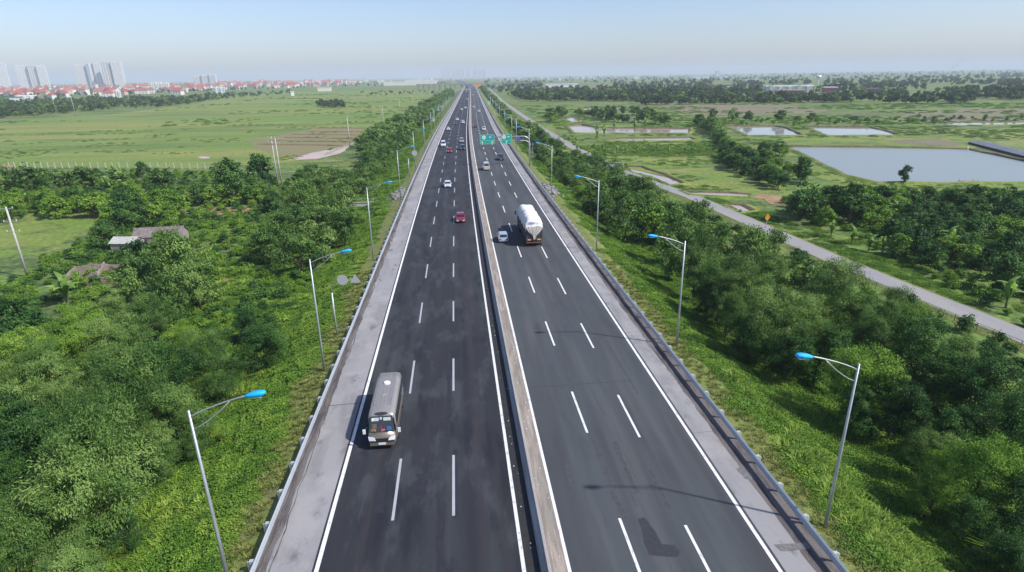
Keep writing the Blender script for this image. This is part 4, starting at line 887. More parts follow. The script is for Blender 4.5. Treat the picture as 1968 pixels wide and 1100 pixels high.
def nsec(y, w_, zb, zt): return [(-w_ * .95, y, zb), (w_ * .95, y, zb), (w_, y, zb + .25), (w_, y, zb + (zt - zb) * .7), (w_ * .93, y, zt), (-w_ * .93, y, zt), (-w_, y, zb + (zt - zb) * .7), (-w_, y, zb + .25)]
b.rings([nsec(2.84, 1.0, .40, 1.62), nsec(3.20, .99, .40, 1.34), nsec(3.42, .96, .42, 1.18), nsec(3.52, .88, .46, .98)]); b.obj('front_panel', M_buslow, bus, True)
for s in (-1, 1):
    b = B(); b.quad((s * .995, 2.80, 1.34), (s * .995, 3.2, 1.34), (s * .88, 2.84, 2.42), (s * .93, 2.60, 2.42)); b.obj('side_quarter_window', M_glass, bus)
b = B(); b.add([(-.93, 3.27, 1.33), (.93, 3.27, 1.33), (.80, 2.90, 2.42), (-.80, 2.90, 2.42), (-.93, 2.80, 1.33), (.93, 2.80, 1.33), (.80, 2.80, 2.42), (-.80, 2.80, 2.42)], [(0, 1, 2, 3), (0, 3, 7, 4), (1, 5, 6, 2), (3, 2, 6, 7), (0, 4, 5, 1)])
ws = b.obj('windscreen', M_glass, bus)
def wsq(nm, u0, u1, v0, v1, m, lift=.02):
    f = lambda u, v: (u * (.93 - .13 * v), 3.27 - .37 * v + lift, 1.33 + 1.09 * v + lift * .4)
    b = B(); b.quad(f(u0, v0), f(u1, v0), f(u1, v1), f(u0, v1)); b.obj(nm, m, ws)
wsq('sun_visor', -.82, -.18, .72, .93, mat('visor_grey', (.50, .53, .52), .5)); wsq('sun_visor', .22, .85, .72, .93, MATS['visor_grey'])
wsq('mirror_card', -.07, .13, .80, .95, MATS['visor_grey'], .024)
wsq('blue_bag', -.78, -.42, .10, .36, mat('bag_blue', (.04, .11, .32), .6)); wsq('red_seat_cover', -.03, .12, .24, .48, mat('cover_red', (.20, .025, .045), .7)); wsq('pink_box', -.26, .02, .06, .20, mat('box_pink', (.55, .14, .2), .6))
wsq('dashboard_goods', .44, .84, .06, .22, mat('goods_tan', (.25, .17, .08), .7)); wsq('driver_shade', .40, .74, .24, .55, mat('dim_tan', (.14, .10, .06), .7)); wsq('round_sticker', .66, .80, .74, .90, M_white, .03)
for u in (-.45, .35):
    b = B(); b.tube([(u, 3.31, 1.34), (u + .35, 3.27, 1.52)], .012, 5); b.obj('wiper', M_black, bus)
b = B(); R_ = [(math.cos(a) * .46, 2.79 + math.sin(a) * .0 + (.0), 2.60) for a in (0,)]
pts = []
for i in range(20):
    a = i * 2 * math.pi / 20; v = math.sin(a) * .10; pts.append((math.cos(a) * .48, 2.78 - v * .9, 2.545 + v * .75 + .025))
b.poly(pts, (0, .03, .03)); b.obj('roof_intake', M_black, bus)
for x in (-.62, -.5, -.38, -.12, 0.12, .38, .5, .62):
    b = B(); b.box(x - .035, x + .035, -3.25, 1.75, 2.655, 2.685); b.obj('roof_rib', M_rib, bus)
b = B(); b.tube([(.0, -1.55, 2.66), (0, -1.55, 2.76)], [.27, .23], 20); b.obj('roof_vent', M_white, bus, False)
b = B(); b.tube([(-.1, .2, 2.70), (.12, .5, 2.70), (.3, .15, 2.70)], .015, 5); b.obj('roof_cable', M_polec, bus)
for s in (-1, 1):
    for i in range(6):
        y0 = -3.2 + i * .98; b = B()
        b.add([(s * 1.03, y0, 1.35), (s * 1.03, y0 + .90, 1.35), (s * .985, y0 + .90, 2.25), (s * .985, y0, 2.25)], [(0, 1, 2, 3)]); b.obj('side_window', M_glass, bus)
    b = B(); b.box(*sorted((s * 1.022, s * 1.035)), -3.3, 2.7, .62, 1.15); b.obj('side_stripe', M_buslow, bus)
    for yy in (-2.2, 2.0): wheel(bus, s * .90, yy, .39, .24)
    b = B(); b.rings([[(s * .42, 3.46, .86), (s * .93, 3.36, .86), (s * .95, 3.34, 1.08), (s * .62, 3.42, 1.05), (s * .48, 3.44, .96)], [(s * .45, 3.60, .82), (s * .92, 3.55, .82), (s * .97, 3.50, 1.14), (s * .62, 3.55, 1.10), (s * .50, 3.58, .98)]]); b.obj('headlight', M_head, bus)
    b = B(); b.tube([(s * .98, 2.95, 1.62), (s * 1.22, 3.22, 1.66), (s * 1.24, 3.25, 1.55)], .018, 6); b.obj('mirror_arm', M_dark, bus)
    b = B(); b.box(s * 1.25 - .10, s * 1.25 + .10, 3.20, 3.30, 1.26, 1.60); b.obj('mirror', M_head, bus)
    b = B(); b.box(s * .82 - .12, s * .82 + .12, -3.55, -3.45, .9, 1.2); b.obj('tail_light', M_tail, bus)
b = B(); b.box(-.56, .56, 3.44, 3.56, .80, .97); b.obj('grille', M_black, bus)
b = B(); b.box(-.88, .88, 3.42, 3.60, .42, .66, t=.97, ty=1); b.obj('bumper', M_buslow, bus)
b = B(); b.box(-.86, .86, 3.42, 3.585, .665, .79); b.obj('lower_grille', M_black, bus)
b = B(); b.box(-.26, .26, 3.60, 3.625, .50, .66); b.obj('number_plate', M_plate, bus)
em = B()
pe = [(math.cos(i * math.pi / 8) * .11, 3.452, 1.075 + math.sin(i * math.pi / 8) * .06) for i in range(17)]
em.tube(pe, .012, 5); em.tube([(-.045, 3.452, 1.03), (-.025, 3.44, 1.12)], .012, 5); em.tube([(.025, 3.452, 1.03), (.045, 3.44, 1.12)], .012, 5); em.tube([(-.035, 3.45, 1.075), (.035, 3.45, 1.075)], .010, 5); em.obj('emblem', M_chrome, bus)
b = B(); b.add([(-.8, -3.515, 1.45), (.8, -3.515, 1.45), (.72, -3.47, 2.3), (-.72, -3.47, 2.3)], [(0, 1, 2, 3)]); b.obj('rear_window', M_glass, bus)

# --- truck with tarpaulin ------------------------------------------------------
M_tarp = mat('white_tarpaulin', (.80, .77, .74), .75, c2=(.70, .66, .63), scale=2.5, bump=.5)
M_stake = mat('truck_side_grey', (.085, .085, .10), .7, var=.4, scale=2)
M_tframe = mat('truck_rust_frame', (.20, .105, .075), .8, var=.4, scale=3)
M_cab = mat('cab_blue_grey', (.20, .24, .32), .4)
tr = empty('cargo_truck', (11.45, 94.9, 0), rad(.5), label='long lorry with its high load under a white tarpaulin', cat='truck', group='vehicles on the highway')
tr.scale = (1.04, 1.12, 1.14)                 # local: rear at y=-6.2, cab front at y=+6.2
b = B(); b.box(-1.22, 1.22, -6.15, 3.9, 1.05, 1.22); b.obj('deck', M_tframe, tr)
b = B(); b.box(-.45, -.33, -6.0, 5.8, .72, 1.04); b.box(.33, .45, -6.0, 5.8, .72, 1.04); b.obj('chassis', M_tframe, tr)
for s in (-1, 1):
    b = B(); b.box(*sorted((s * 1.20, s * 1.25)), -6.12, 3.88, 1.22, 2.75)
    b.obj('side_board', M_stake, tr)
    for i in range(11):
        y0 = -6.05 + i * .98; q = B(); q.box(*sorted((s * 1.25, s * 1.30)), y0, y0 + .09, 1.0, 2.85); q.obj('stake', M_stake, tr)
    for z in (1.5, 2.0, 2.5): q = B(); q.box(*sorted((s * 1.25, s * 1.275)), -6.1, 3.85, z, z + .08); q.obj('side_rail', M_stake, tr)
b = B(); b.box(-1.2, 1.2, -6.18, -6.12, 1.22, 2.7); b.obj('tailgate', M_stake, tr)
for i in range(9): q = B(); q.box(-1.15 + i * .28, -1.09 + i * .28, -6.23, -6.185, 1.25, 2.65); q.obj('tailgate_bar', M_stake, tr)
# tarpaulin: lumpy ridge over the load
R_ = []; N_ = 21
for j in range(60):
    v = j / 59; y0 = -6.28 + v * 10.35; lump = 1 + .07 * math.sin(v * 17) + .05 * math.sin(v * 41 + 1); e = min(1, v * 9, (1 - v) * 7 + .25)
    top = 2.85 + (1.05 * lump) * (e ** .5)
    r = []
    for i in range(N_):
        u = i / (N_ - 1) * 2 - 1; a = u * math.pi / 2
        x = math.copysign(abs(math.sin(a)) ** .8, u) * 1.30 if u else 0; z = 2.75 + (top - 2.75) * (math.cos(a) ** .55) + .13 * abs(math.sin(v * math.pi * 8)) ** .7 * math.cos(a) + .08 * abs(math.sin(u * math.pi * 1.5)) + .04 * math.sin(v * 46 + u * 7)
        if i in (0, N_ - 1): z = 2.35 + .16 * math.sin(v * 26 + u) 
        r.append((x * (1 + .012 * math.sin(v * 50)), y0, z))
    R_.append(r)
b = B(); b.rings(R_, cap=False, closed=False)
tarp = b.obj('tarpaulin', M_tarp, tr, True)
b = B(); F = R_[0]; c_ = [(-1.30, -6.30, 2.62), (-.75, -6.36, 2.05), (-.25, -6.40, 1.65), (-.12, -6.42, 1.15), (.12, -6.42, 1.10), (.28, -6.40, 1.62), (.8, -6.36, 2.05), (1.30, -6.30, 2.62)]
vs = [tuple(p) for p in F[1:-1]] ; n0 = len(vs); vs2 = []
for i in range(n0):
    u = i / (n0 - 1) * (len(c_) - 1); k = min(int(u), len(c_) - 2); f_ = u - k; a, d_ = Vector(c_[k]), Vector(c_[k + 1]); p = a.lerp(d_, f_); p.y += .035 * math.sin(i * 2.4); vs2.append(tuple(p))
mid = [tuple(Vector(vs[i]).lerp(Vector(vs2[i]), .5) + Vector((0, -.05 + .05 * math.sin(i * 2.1), 0))) for i in range(n0)]
b.rings([vs, mid, vs2], cap=False, closed=False); b.obj('tarpaulin_flap', mat('tarp_flap', (.60, .56, .50), .8, var=.25, scale=5), tr, True)
for k in range(7):
    jj = 5 + k * 8; q = B(); q.tube([(p[0] * 1.01, p[1], p[2] + .02) for p in R_[jj]], .018, 4); q.obj('load_strap', M_polec, tr)
for u in (-.9, -.45, 0, .45, .9):
    q = B(); q.tube([(u * .25, -6.46, 1.75), (u * .7, -6.40, 2.5), (u, -6.32, 3.0)], .012, 4); q.obj('tarpaulin_rope', M_polec, tr)
b = B(); b.box(-1.18, 1.18, 3.98, 5.9, .75, 2.75, t=.96, ty=.9); b.obj('cab', M_cab, tr)
b = B(); b.box(-1.02, 1.02, 3.9, 5.2, 2.752, 3.35, t=.85, ty=.7); b.obj('wind_deflector', M_cab, tr)
b = B(); b.quad((-1.0, 5.92, 1.7), (1.0, 5.92, 1.7), (.95, 5.86, 2.6), (-.95, 5.86, 2.6)); b.obj('windscreen', M_glass, tr)
for s in (-1, 1):
    b = B(); b.quad((s * 1.17, 4.6, 1.8), (s * 1.17, 5.6, 1.8), (s * 1.16, 5.5, 2.5), (s * 1.16, 4.6, 2.5)); b.obj('side_window', M_glass, tr)
    b = B(); b.tube([(s * 1.15, 5.6, 2.5), (s * 1.45, 5.8, 2.45)], .02, 5); b.obj('mirror_arm', M_dark, tr)
    b = B(); b.box(s * 1.47 - .1, s * 1.47 + .1, 5.74, 5.82, 1.95, 2.5); b.obj('mirror', M_dark, tr)
    for yy in (-5.0, -3.75, 2.9, 4.9): wheel(tr, s * 1.02, yy, .50, .36 if yy > 4 else .5)
    b = B(); b.box(s * .72 - .24, s * .72 + .24, -6.27, -6.20, .95, 1.12); b.obj('tail_light', mat('pale_orange_light', (.62, .40, .28), .4) if 'pale_orange_light' not in MATS else MATS['pale_orange_light'], tr)
    b = B(); b.box(s * .85 - .28, s * .85 + .28, -5.62, -5.59, .25, .85); b.obj('mudflap', M_black, tr)
b = B(); b.box(-1.2, 1.2, -6.25, -6.17, .55, .70); b.box(-1.2, 1.2, -6.195, -6.155, .94, 1.2); b.box(-1.16, -1.06, -6.24, -6.19, .70, .94); b.box(1.06, 1.16, -6.24, -6.19, .70, .94); b.obj('rear_bumper', M_tframe, tr)
for x in (-.15, .38): q = B(); q.tube([(x, -6.05, .82), (x, -6.24, .82)], .11, 10); q.obj('rear_roller', M_black, tr)
b = B(); b.box(-.9, .9, -5.9, 2.0, .5, .9); b.obj('underbody', M_dark, tr)

# ------------------------------------------------------------------ signs
def text(parent, body, size, loc, m, nm='lettering'):
    c = bpy.data.curves.new(nm, 'FONT'); c.body = body; c.size = size; c.align_x = 'CENTER'; c.align_y = 'CENTER'; c.extrude = .006; c.offset = size * .02
    c.materials.append(m); q = bpy.data.objects.new(nm, c); COL.objects.link(q); bpy.context.view_layer.update()
    me = bpy.data.meshes.new_from_object(q.evaluated_get(bpy.context.evaluated_depsgraph_get())); bpy.data.objects.remove(q); o = link(nm, me, parent); o.location = loc; o.rotation_euler = (rad(90), 0, 0); return o
gx, gy = 21.95, 178.0
gt = empty('sign_gantry', (gx, gy, 0), label='grey cantilever gantry arm reaching over the right carriageway', cat='gantry')
b = B(); b.tube([(0, 0, -1.2), (0, 0, 6.2), (-.15, 0, 7.2), (-.7, 0, 8.0), (-1.6, 0, 8.35), (-16.2, 0, 8.35)], [.24, .20, .18, .17, .15, .11], 10); b.obj('mast', M_galv, gt, True)
b = B(); b.tube([(0, 0, 5.9), (-.35, 0, 6.6), (-1.0, 0, 7.05), (-16.2, 0, 7.15)], [.15, .14, .13, .10], 8); b.obj('lower_chord', M_galv, gt, True)
for i in range(12): x = -2 - i * 1.25; q = B(); q.tube([(x, 0, 7.15), (x - .0, 0, 8.35)], .05, 6); q.obj('lattice_bar', M_galv, gt)
b = B(); b.tube([(.85, .1, 2.0), (.85, .1, 6.4)], .06, 6); [b.box(-.05 + .55 + .0, 1.35, .05, .15, z, z + .08) for z in (2.2, 3.4, 4.6, 5.8, 6.2)]; b.obj('step_ladder', M_galv, gt)
b = B(); b.box(-.3, .3, -.15, .15, 5.6, 6.4); b.obj('cabinet', M_galv, gt)
def lane_sign(x, wd, ht, speed, blue, arrows, label):
    t = empty('lane_sign', (gx + x, gy - .26, 7.72), label=label, cat='road sign', group='green lane signs on the gantry')
    b = B(); b.box(-wd / 2, wd / 2, -.03, .03, -ht / 2, ht / 2); b.obj('panel', M_green, t)
    for (a0, a1, c0, c1) in ((-wd / 2 + .04, wd / 2 - .04, ht / 2 - .10, ht / 2 - .05), (-wd / 2 + .04, wd / 2 - .04, -ht / 2 + .05, -ht / 2 + .10), (-wd / 2 + .04, -wd / 2 + .09, -ht / 2 + .11, ht / 2 - .11), (wd / 2 - .09, wd / 2 - .04, -ht / 2 + .11, ht / 2 - .11), (-wd / 2 + .10, wd / 2 - .10, -ht / 2 + .98, -ht / 2 + 1.03)):
        q = B(); q.box(a0, a1, -.045, -.032, c0, c1); q.obj('border', M_white, t)
    cx_ = -wd * .22; zc = ht / 2 - .80
    q = B(); q.tube([(cx_, -.034, zc), (cx_, -.05, zc)], .56, 24); d = q.obj('speed_disc', M_white, t)
    text(d, speed, .46, (cx_, -.056, zc), MATS['letter_grey'])
    q = B(); q.box(wd * .20 - .42, wd * .20 + .42, -.05, -.034, zc - .40, zc + .40); d = q.obj('blue_panel', M_sblue, t); text(d, blue, .62, (wd * .20, -.056, zc), M_white)
    for ax in arrows:
        z0 = -ht / 2 + .55; q = B(); q.poly([(ax - .09, -.05, z0 + .33), (ax + .09, -.05, z0 + .33), (ax + .09, -.05, z0 + .0), (ax + .34, -.05, z0 + .0), (ax, -.05, z0 - .36), (ax - .34, -.05, z0 + .0), (ax - .09, -.05, z0 + .0)], (0, .016, 0)); q.obj('arrow', M_white, t)
mat('letter_grey', (.35, .33, .33), .6)
lane_sign(-12.75, 4.35, 2.75, '100', '80', (-1.45, 1.45), 'wider green lane sign with two down arrows, over the middle lane')
lane_sign(-7.0, 3.1, 2.75, '100', '80', (0,), 'narrower green lane sign with one down arrow, over the shoulder')
ds = empty('round_sign', (gx - 3.35, gy - .28, 7.55), label='round violet disc sign on the gantry arm near its bend', cat='road sign')
b = B(); b.tube([(0, .02, 0), (0, -.02, 0)], .66, 24); b.obj('disc', M_purple, ds)
b = B(); b.tube([(-.35, -.03, -.35), (.35, -.03, .35)], .05, 5); b.obj('bar', mat('faint_red', (.28, .06, .25), .5), ds)
# backs of the warning signs on bent arm, left slope
def backsign(x, y, h, arm, shapes, label, z0=-.35):
    t = empty('warning_sign_post', (x, y, z0), label=label, cat='road sign', group='sign posts on the left slope')
    b = B(); b.tube([(0, 0, -.6), (0, 0, h)], [.10, .08], 10); b.obj('post', M_galv, t, True)
    P = [(0, 0, h), (.02, 0, h + .45), (.22, 0, h + .95), (.75, 0, h + 1.25), (arm, 0, h + 1.32)]
    b = B(); b.tube(P, .045, 6); b.obj('bent_arm', mat('arm_grey', (.22, .22, .23), .5) if 'arm_grey' not in MATS else MATS['arm_grey'], t, True)
    for (kind, ax, r) in shapes:
        b = B()
        if kind == 'disc': b.tube([(ax, -.06, h + 1.38), (ax, -.075, h + 1.38)], r, 26); b.obj('round_plate', M_signback, t)
        else: b.poly([(ax - r, -.07, h + 1.02), (ax + r, -.07, h + 1.02), (ax, -.07, h + 1.02 + r * 1.72)], (0, .012, 0)); b.obj('triangular_plate', M_signback, t)
    return t
backsign(-13.57, 58.2, 4.9, 2.9, (('disc', 1.25, .56), ('tri', 2.55, .55)), 'grey backs of a round and a triangular sign on a bent post, left slope')
backsign(-13.1, 161.5, 5.2, 2.3, (('disc', 1.8, .75),), 'round sign back on a bent post beyond the rocks, left slope')
backsign(-11.6, 290, 5.0, 2.0, (('disc', 1.4, .8),), 'distant round sign back on the left slope')
wsn = empty('warning_sign', (*g(1472, 438, ZG), ZG + .05), label='yellow triangular warning sign on black and white striped post', cat='road sign')
for i in range(8):
    q = B(); q.tube([(0, 0, i * .26), (0, 0, i * .26 + .26)], .055, 8); q.obj('post_band', M_white if i % 2 else M_black, wsn)
b = B(); b.poly([(-.55, -.06, 1.95), (.55, -.06, 1.95), (0, -.06, 2.85)], (0, .02, 0)); tp = b.obj('triangle', M_yellow, wsn)
b = B(); b.poly([(-.42, -.075, 2.03), (.42, -.075, 2.03), (0, -.075, 2.72)], (0, .012, 0)); b.obj('triangle_face', mat('sign_amber', (.85, .25, .01), .5), tp)
b = B(); b.box(-.35, .35, -.06, -.03, 1.60, 1.88); b.obj('lower_plate', M_yellow, wsn)
os_ = empty('roadside_board', (off(1350) + 21, 1350, 0), label='orange board beside the far end of the right carriageway', cat='sign')
b = B(); b.box(-7, 7, -.2, .2, 4, 11.5); b.obj('board', mat('board_orange', (.75, .30, .05), .6), os_)
for s in (-5, 5): b = B(); b.tube([(s, .3, -4), (s, .3, 8)], .25, 6); b.obj('leg', M_galv, os_)
gs = empty('roadside_sign', (*g(940, 203, -1), -2.5), label='small green sign on the far right slope beside the tree belt', cat='road sign')
b = B(); b.box(-1.1, 1.1, -.05, .05, 2.2, 5.0); b.obj('panel', mat('pale_green_sign', (.30, .62, .45), .5), gs); b = B(); b.tube([(0, .1, -1), (0, .1, 4)], .09, 6); b.obj('post', M_galv, gs)
lg = empty('sign_gantry', (off(885) - 13, 885, 0), label='distant grey gantry reaching over the left carriageway', cat='gantry')
b = B(); b.tube([(0, 0, -1), (0, 0, 8)], .3, 8); b.obj('mast', M_galv, lg)
b = B(); b.box(-6, 18, -.5, .5, 6.6, 7.2); b.box(-6, 18, -.5, .5, 8.0, 8.5); b.obj('arm', M_polec, lg)

# ------------------------------------------------------------------ utility poles
def upole(px, py, tx, ty, bars, label, group=None, lean=0, base=None, h=None):
    x, y = g(px, py, ZG) if base is None else base
    t = empty('utility_pole', (x, y, ZG), label=label, cat='utility pole', group=group)
    b = B(); b.tube([(0, 0, -.3), (0, 0, h)], [.20, .12], 10); b.obj('pole', M_polec, t, True)
    for z in bars:
        q = B(); q.box(-1.0, 1.0, -.05, .05, h - z, h - z + .1); ca = q.obj('crossarm', M_galv, t)
        for s in (-.9, 0.0, .9):
            if s == 0 and z > .5: continue
            q = B(); q.tube([(s, 0, h - z + .1), (s, 0, h - z + .32)], .05, 6); q.obj('insulator', M_white, ca)
    return t
upole(53, 532, 0, 0, (.25, 2.3, 3.9), 'concrete utility pole with three crossarms at the left edge', h=11.2)
upole(535, 357, 0, 0, (.3, 1.6), 'left one of the twin concrete utility poles beside the dark trees', 'twin utility poles', h=13.8)
upole(542, 357, 0, 0, (.3, 1.6), 'right one of the twin concrete utility poles beside the dark trees', 'twin utility poles', h=13.4)
for i, (bx, by, h) in enumerate([(-47.5, 273.1, 13.2), (-43.1, 369.7, 12.6), (-44.0, 495.4, 12.8), (-42.1, 620.2, 12.5), (-38.0, 740, 12.4), (-33, 860, 12.2), (-30, 980, 12)]):
    upole(0, 0, 0, 0, (.3,) if i < 4 else (), f'{["nearest", "second", "third", "fourth", "fifth", "sixth", "seventh"][i]} slim concrete pole of the row beside the left field fence', 'poles along the left field fence', base=(bx, by), h=h)
for i, (px, py, h) in enumerate([(58, 208, 15), (146, 225, 19), (105, 205, 12)]):
    upole(px, py, 0, 0, (.5,), ['leaning pale pole in the scrub below the town', 'thin tall pole at the far edge of the left field', 'short pole standing in the scrub before the white houses'][i], h=h)
# ------------------------------------------------------------------ fences
ff = empty('field_fence', (*g(40, 323, ZG), ZG), label='row of white concrete fence posts along the near edge of the left field', cat='fence')
fp = B(); fp.box(-.12, .12, -.12, .12, -.2, 2.05, t=.8); fpm = fp.mesh('fence_post', M_polec); o0 = Vector((*g(40, 323, ZG), ZG))
px_ = [18, 29, 41, 54, 67.5, 80, 93, 106.5, 120, 133.5, 147.5, 160, 174.5, 189.5, 204, 217, 230, 246, 262, 276, 290, 305, 320, 335, 350, 365, 380, 395, 410]
for i, p in enumerate(px_):
    yy = 322 + .6 * math.sin(p / 60) + (p / 400) * 3.5; q = Vector((*g(p, yy, ZG), ZG)) - o0; o = link('fence_post', fpm, ff); o.location = q; o.rotation_euler = (0, 0, random.uniform(-.2, .2))
b = B()
for z in (.6, 1.1, 1.6): b.tube([Vector((*g(18, 322, ZG), ZG + z)) - o0, Vector((*g(205, 324, ZG), ZG + z)) - o0, Vector((*g(410, 326, ZG), ZG + z)) - o0], .012, 4)
b.obj('fence_wire', M_galv, ff)
fe = [(-52, 243), (-47.6, 285), (-45, 332), (-42.5, 412), (-41, 494), (-39.5, 620), (-32, 900), (-26, 1100)]
f2 = empty('track_fence', (fe[0][0], fe[0][1], ZG), label='low grey wall fence running along the right edge of the left field', cat='fence')
q0 = Vector((fe[0][0], fe[0][1], 0))
b = B(); b.rings([[(x - q0.x - .08, y - q0.y, 0), (x - q0.x + .08, y - q0.y, 0), (x - q0.x + .08, y - q0.y, .9), (x - q0.x - .08, y - q0.y, .9)] for x, y in fe]); b.obj('fence_panel', mat('fence_grey', (.30, .31, .27), .8, var=.3, scale=.5), f2)
n = 0
for i in range(len(fe) - 1):
    a = Vector(fe[i]); c = Vector(fe[i + 1]); m = int((c - a).length / 4)
    for k in range(m):
        if n > 120: break
        p = a.lerp(c, k / m); o = link('fence_post', fpm, f2); o.location = (p.x - q0.x, p.y - q0.y, 0); o.scale = (1, 1, .65); n += 1
ft = gp([(640, 306), (655, 297)]); 
strip('field_track', -60.5 + 9.8, -60.5 + 12, ZG + .05, M_verge, y0=285, y1=900)

# rocks and culverts at the crossing stream ----------------------------------------
rk = []
for s, label in ((-1, 'loose grey riprap stones beside the left guard rail'), (1, 'loose grey riprap stones beside the right guard rail')):
    b = B(); r = random.Random(5 + s)
    for i in range(260):
        x = (-13.2 - r.random() ** 1.3 * 6) if s < 0 else (20.6 + r.random() ** 1.3 * 4.5); y = 138 + r.gauss(0, 2.6) * (1 + .25 * abs(abs(x) - 16) / 4); z = float(zs(x if s < 0 else x)); q = r.uniform(.18, .42)
        b.M = Matrix.Translation((x + off(y), y, z + q * .25)) @ Euler((r.uniform(0, 3), r.uniform(0, 3), r.uniform(0, 3))).to_matrix().to_4x4()
        b.box(-q, q, -q * .8, q * .8, -q * .6, q * .6, t=.6)
    b.M = Matrix.Identity(4); b.obj('riprap_stones', M_rock, label=label, kind='stuff')
for (x0, x1, y, lb) in ((-32, -19, 139, 'thin concrete culvert wall crossing below the left slope beside the stones'), (24, 33, 141, 'thin concrete culvert wall below the right slope beside the stones')):
    t = empty('culvert_wall', (x0, y, ZG), label=lb, cat='wall'); b = B(); b.box(0, x1 - x0, -.15, .15, 0, 1.2); b.obj('wall_body', M_polec, t); b = B(); b.box(-.1, x1 - x0 + .1, -.25, .25, 1.2, 1.38); b.obj('coping', M_barr, t)
    for k in range(5): q = B(); xx = (x1 - x0) * (k + .5) / 5; q.tube([(xx, 0, 1.38), (xx, 0, 2.1)], .04, 5); q.obj('rail_post', M_galv, t)
    q = B(); q.tube([(0, 0, 2.1), (x1 - x0, 0, 2.1)], .035, 5); q.obj('top_rail', M_galv, t)
cw = empty('culvert_headwall', (*g(1180, 318, ZG), ZG), rad(-38), label='low concrete headwall on the side road verge above the muddy stream', cat='wall'); b = B(); b.box(-3.2, 3.2, -.2, .2, 0, .9); b.obj('wall_body', M_polec, cw); b = B(); b.box(-3.3, 3.3, -.28, .28, .9, 1.0); b.obj('coping', M_barr, cw)
rf = empty('roadside_railing', (0, 0, ZG), label='thin dark railing along the near edge of the side road, lower right', cat='fence')
P = [(61.6 - .0, 50), (61.0, 54.5), (60.2, 60), (59.2, 68), (58.2, 76)]
for i in range(len(P) - 1):
    a, c = Vector(P[i]), Vector(P[i + 1]); m = int((c - a).length / 2)
    for k in range(m): p = a.lerp(c, k / m); q = B(); q.tube([(p.x - .8, p.y, 0), (p.x - .8, p.y, 1.0)], .035, 5); q.obj('railing_post', M_dark, rf)
for z in (.55, .98): q = B(); q.tube([(x - .8, y, z) for x, y in P], .025, 5); q.obj('railing_bar', M_dark, rf)

# ------------------------------------------------------------------ banana plants
def banana_leaf(seed, L=2.6, w_=.33, up=.9):
    r = random.Random(seed); b = B(); n = 7; rr = []
    for i in range(n + 1):
        u = i / n; x = L * (u * .95); z = up * math.sin(u * 2.3) * 1.1 - u * u * .7; ww = w_ * math.sin(math.pi * (.08 + .90 * u)) ** .6
        rr.append([(x, -ww, z - ww * .28), (x, 0, z + .02), (x, ww, z - ww * .28)])
    b.rings(rr, cap=False, closed=False); me = b.mesh('banana_leaf', L_banana); a = me.attributes.new('tone', 'FLOAT', 'POINT'); a.data.foreach_set('value', [.35 + .5 * r.random()] * len(me.vertices)); return me
BL = [banana_leaf(i, 2.2 + .3 * i, .30 + .03 * i, .9 + .15 * i) for i in range(4)]
bs = B(); bs.tube([(0, 0, -.2), (.05, 0, .6), (.08, .02, 1.15)], [.17, .15, .10], 8); BSM = bs.mesh('stem', mat('banana_stem', (.16, .17, .07), .7, var=.4, scale=4))
def banana(px, py, s, label, zt=1.8):
    x, y = g(px, py, ZG + zt * s); t = empty('banana_plant', (x, y, ZG), random.uniform(0, 6), label=label, cat='plant', group='banana plants'); s *= .88; t.scale = (s, s, s)
    link('stem', BSM, t)
    for i in range(9):
        o = link('leaf', BL[i % 4], t); o.location = (.08, .02, 1.0 + .03 * i); o.rotation_euler = (0, random.uniform(-.85, -.25) if i < 6 else -1.15, i * 2.39 + random.uniform(-.2, .2))
banana(122, 555, 1.35, 'big banana plant beside the ruined walls on the left')
for px, py, s, lb in ((1640, 452, .95, 'banana plant nearest the warning sign beyond the side road'), (1672, 465, .9, 'middle one of the banana plants at the orchard edge'), (1698, 470, .9, 'banana plant at the right end of the trio on the orchard edge'),
        (1942, 562, 1.2, 'large banana plant at the right edge below the orchard'), (1720, 400, 1.0, 'banana plant in the orchard above the trio'), (1755, 440, 1.0, 'banana plant in the middle of the orchard'), (1790, 418, 1.0, 'banana plant rising between orchard trees'),
        (1830, 455, 1.1, 'banana plant deep in the orchard, right of the middle one'), (1935, 415, 1.1, 'banana plant high in the orchard near the right edge'), (1765, 420, .9, 'small banana plant behind the middle one in the orchard'), (1690, 390, .9, 'banana plant behind the dark pond-corner trees'),
        (1600, 440, .9, 'banana plant among bright weeds beside the warning sign')):
    banana(px, py, s, lb)
for i, px in enumerate(range(1115, 1400, 22)): banana(px + random.uniform(-6, 6), 284 + random.uniform(-3, 6), .95, f'{ORD[i] if i else "leftmost"} young banana plant from the left in the plot before the strip ponds')
for i, (px, py) in enumerate([(1112, 212), (1180, 238), (1220, 240), (1240, 238), (1148, 252), (1162, 250)]): banana(px, py, 1.9, f'{ORD[i] if i else "first"} tall banana plant among the small square ponds')
M_reed = L_grass
# pampas tuft at the lower right corner
x, y = g(1920, 1075, ZG + 1); pa = empty('pampas_clump', (x, y, ZG), label='arching pale grass clump in the bottom right corner', cat='plant'); link('blades', grass_mesh(77, L_grass, 160, 2.6, .35), pa)
for i, (px, py) in enumerate(((408, 845), (440, 838))): x, y = g(px, py, -2.5); pa = empty('pampas_clump', (x, y, -3.2), label=('left' if i == 0 else 'right') + ' one of two pale grass clumps beside the nearest left lamp pole', cat='plant'); link('blades', grass_mesh(80 + i, L_grass, 160, 1.7, .3), pa)

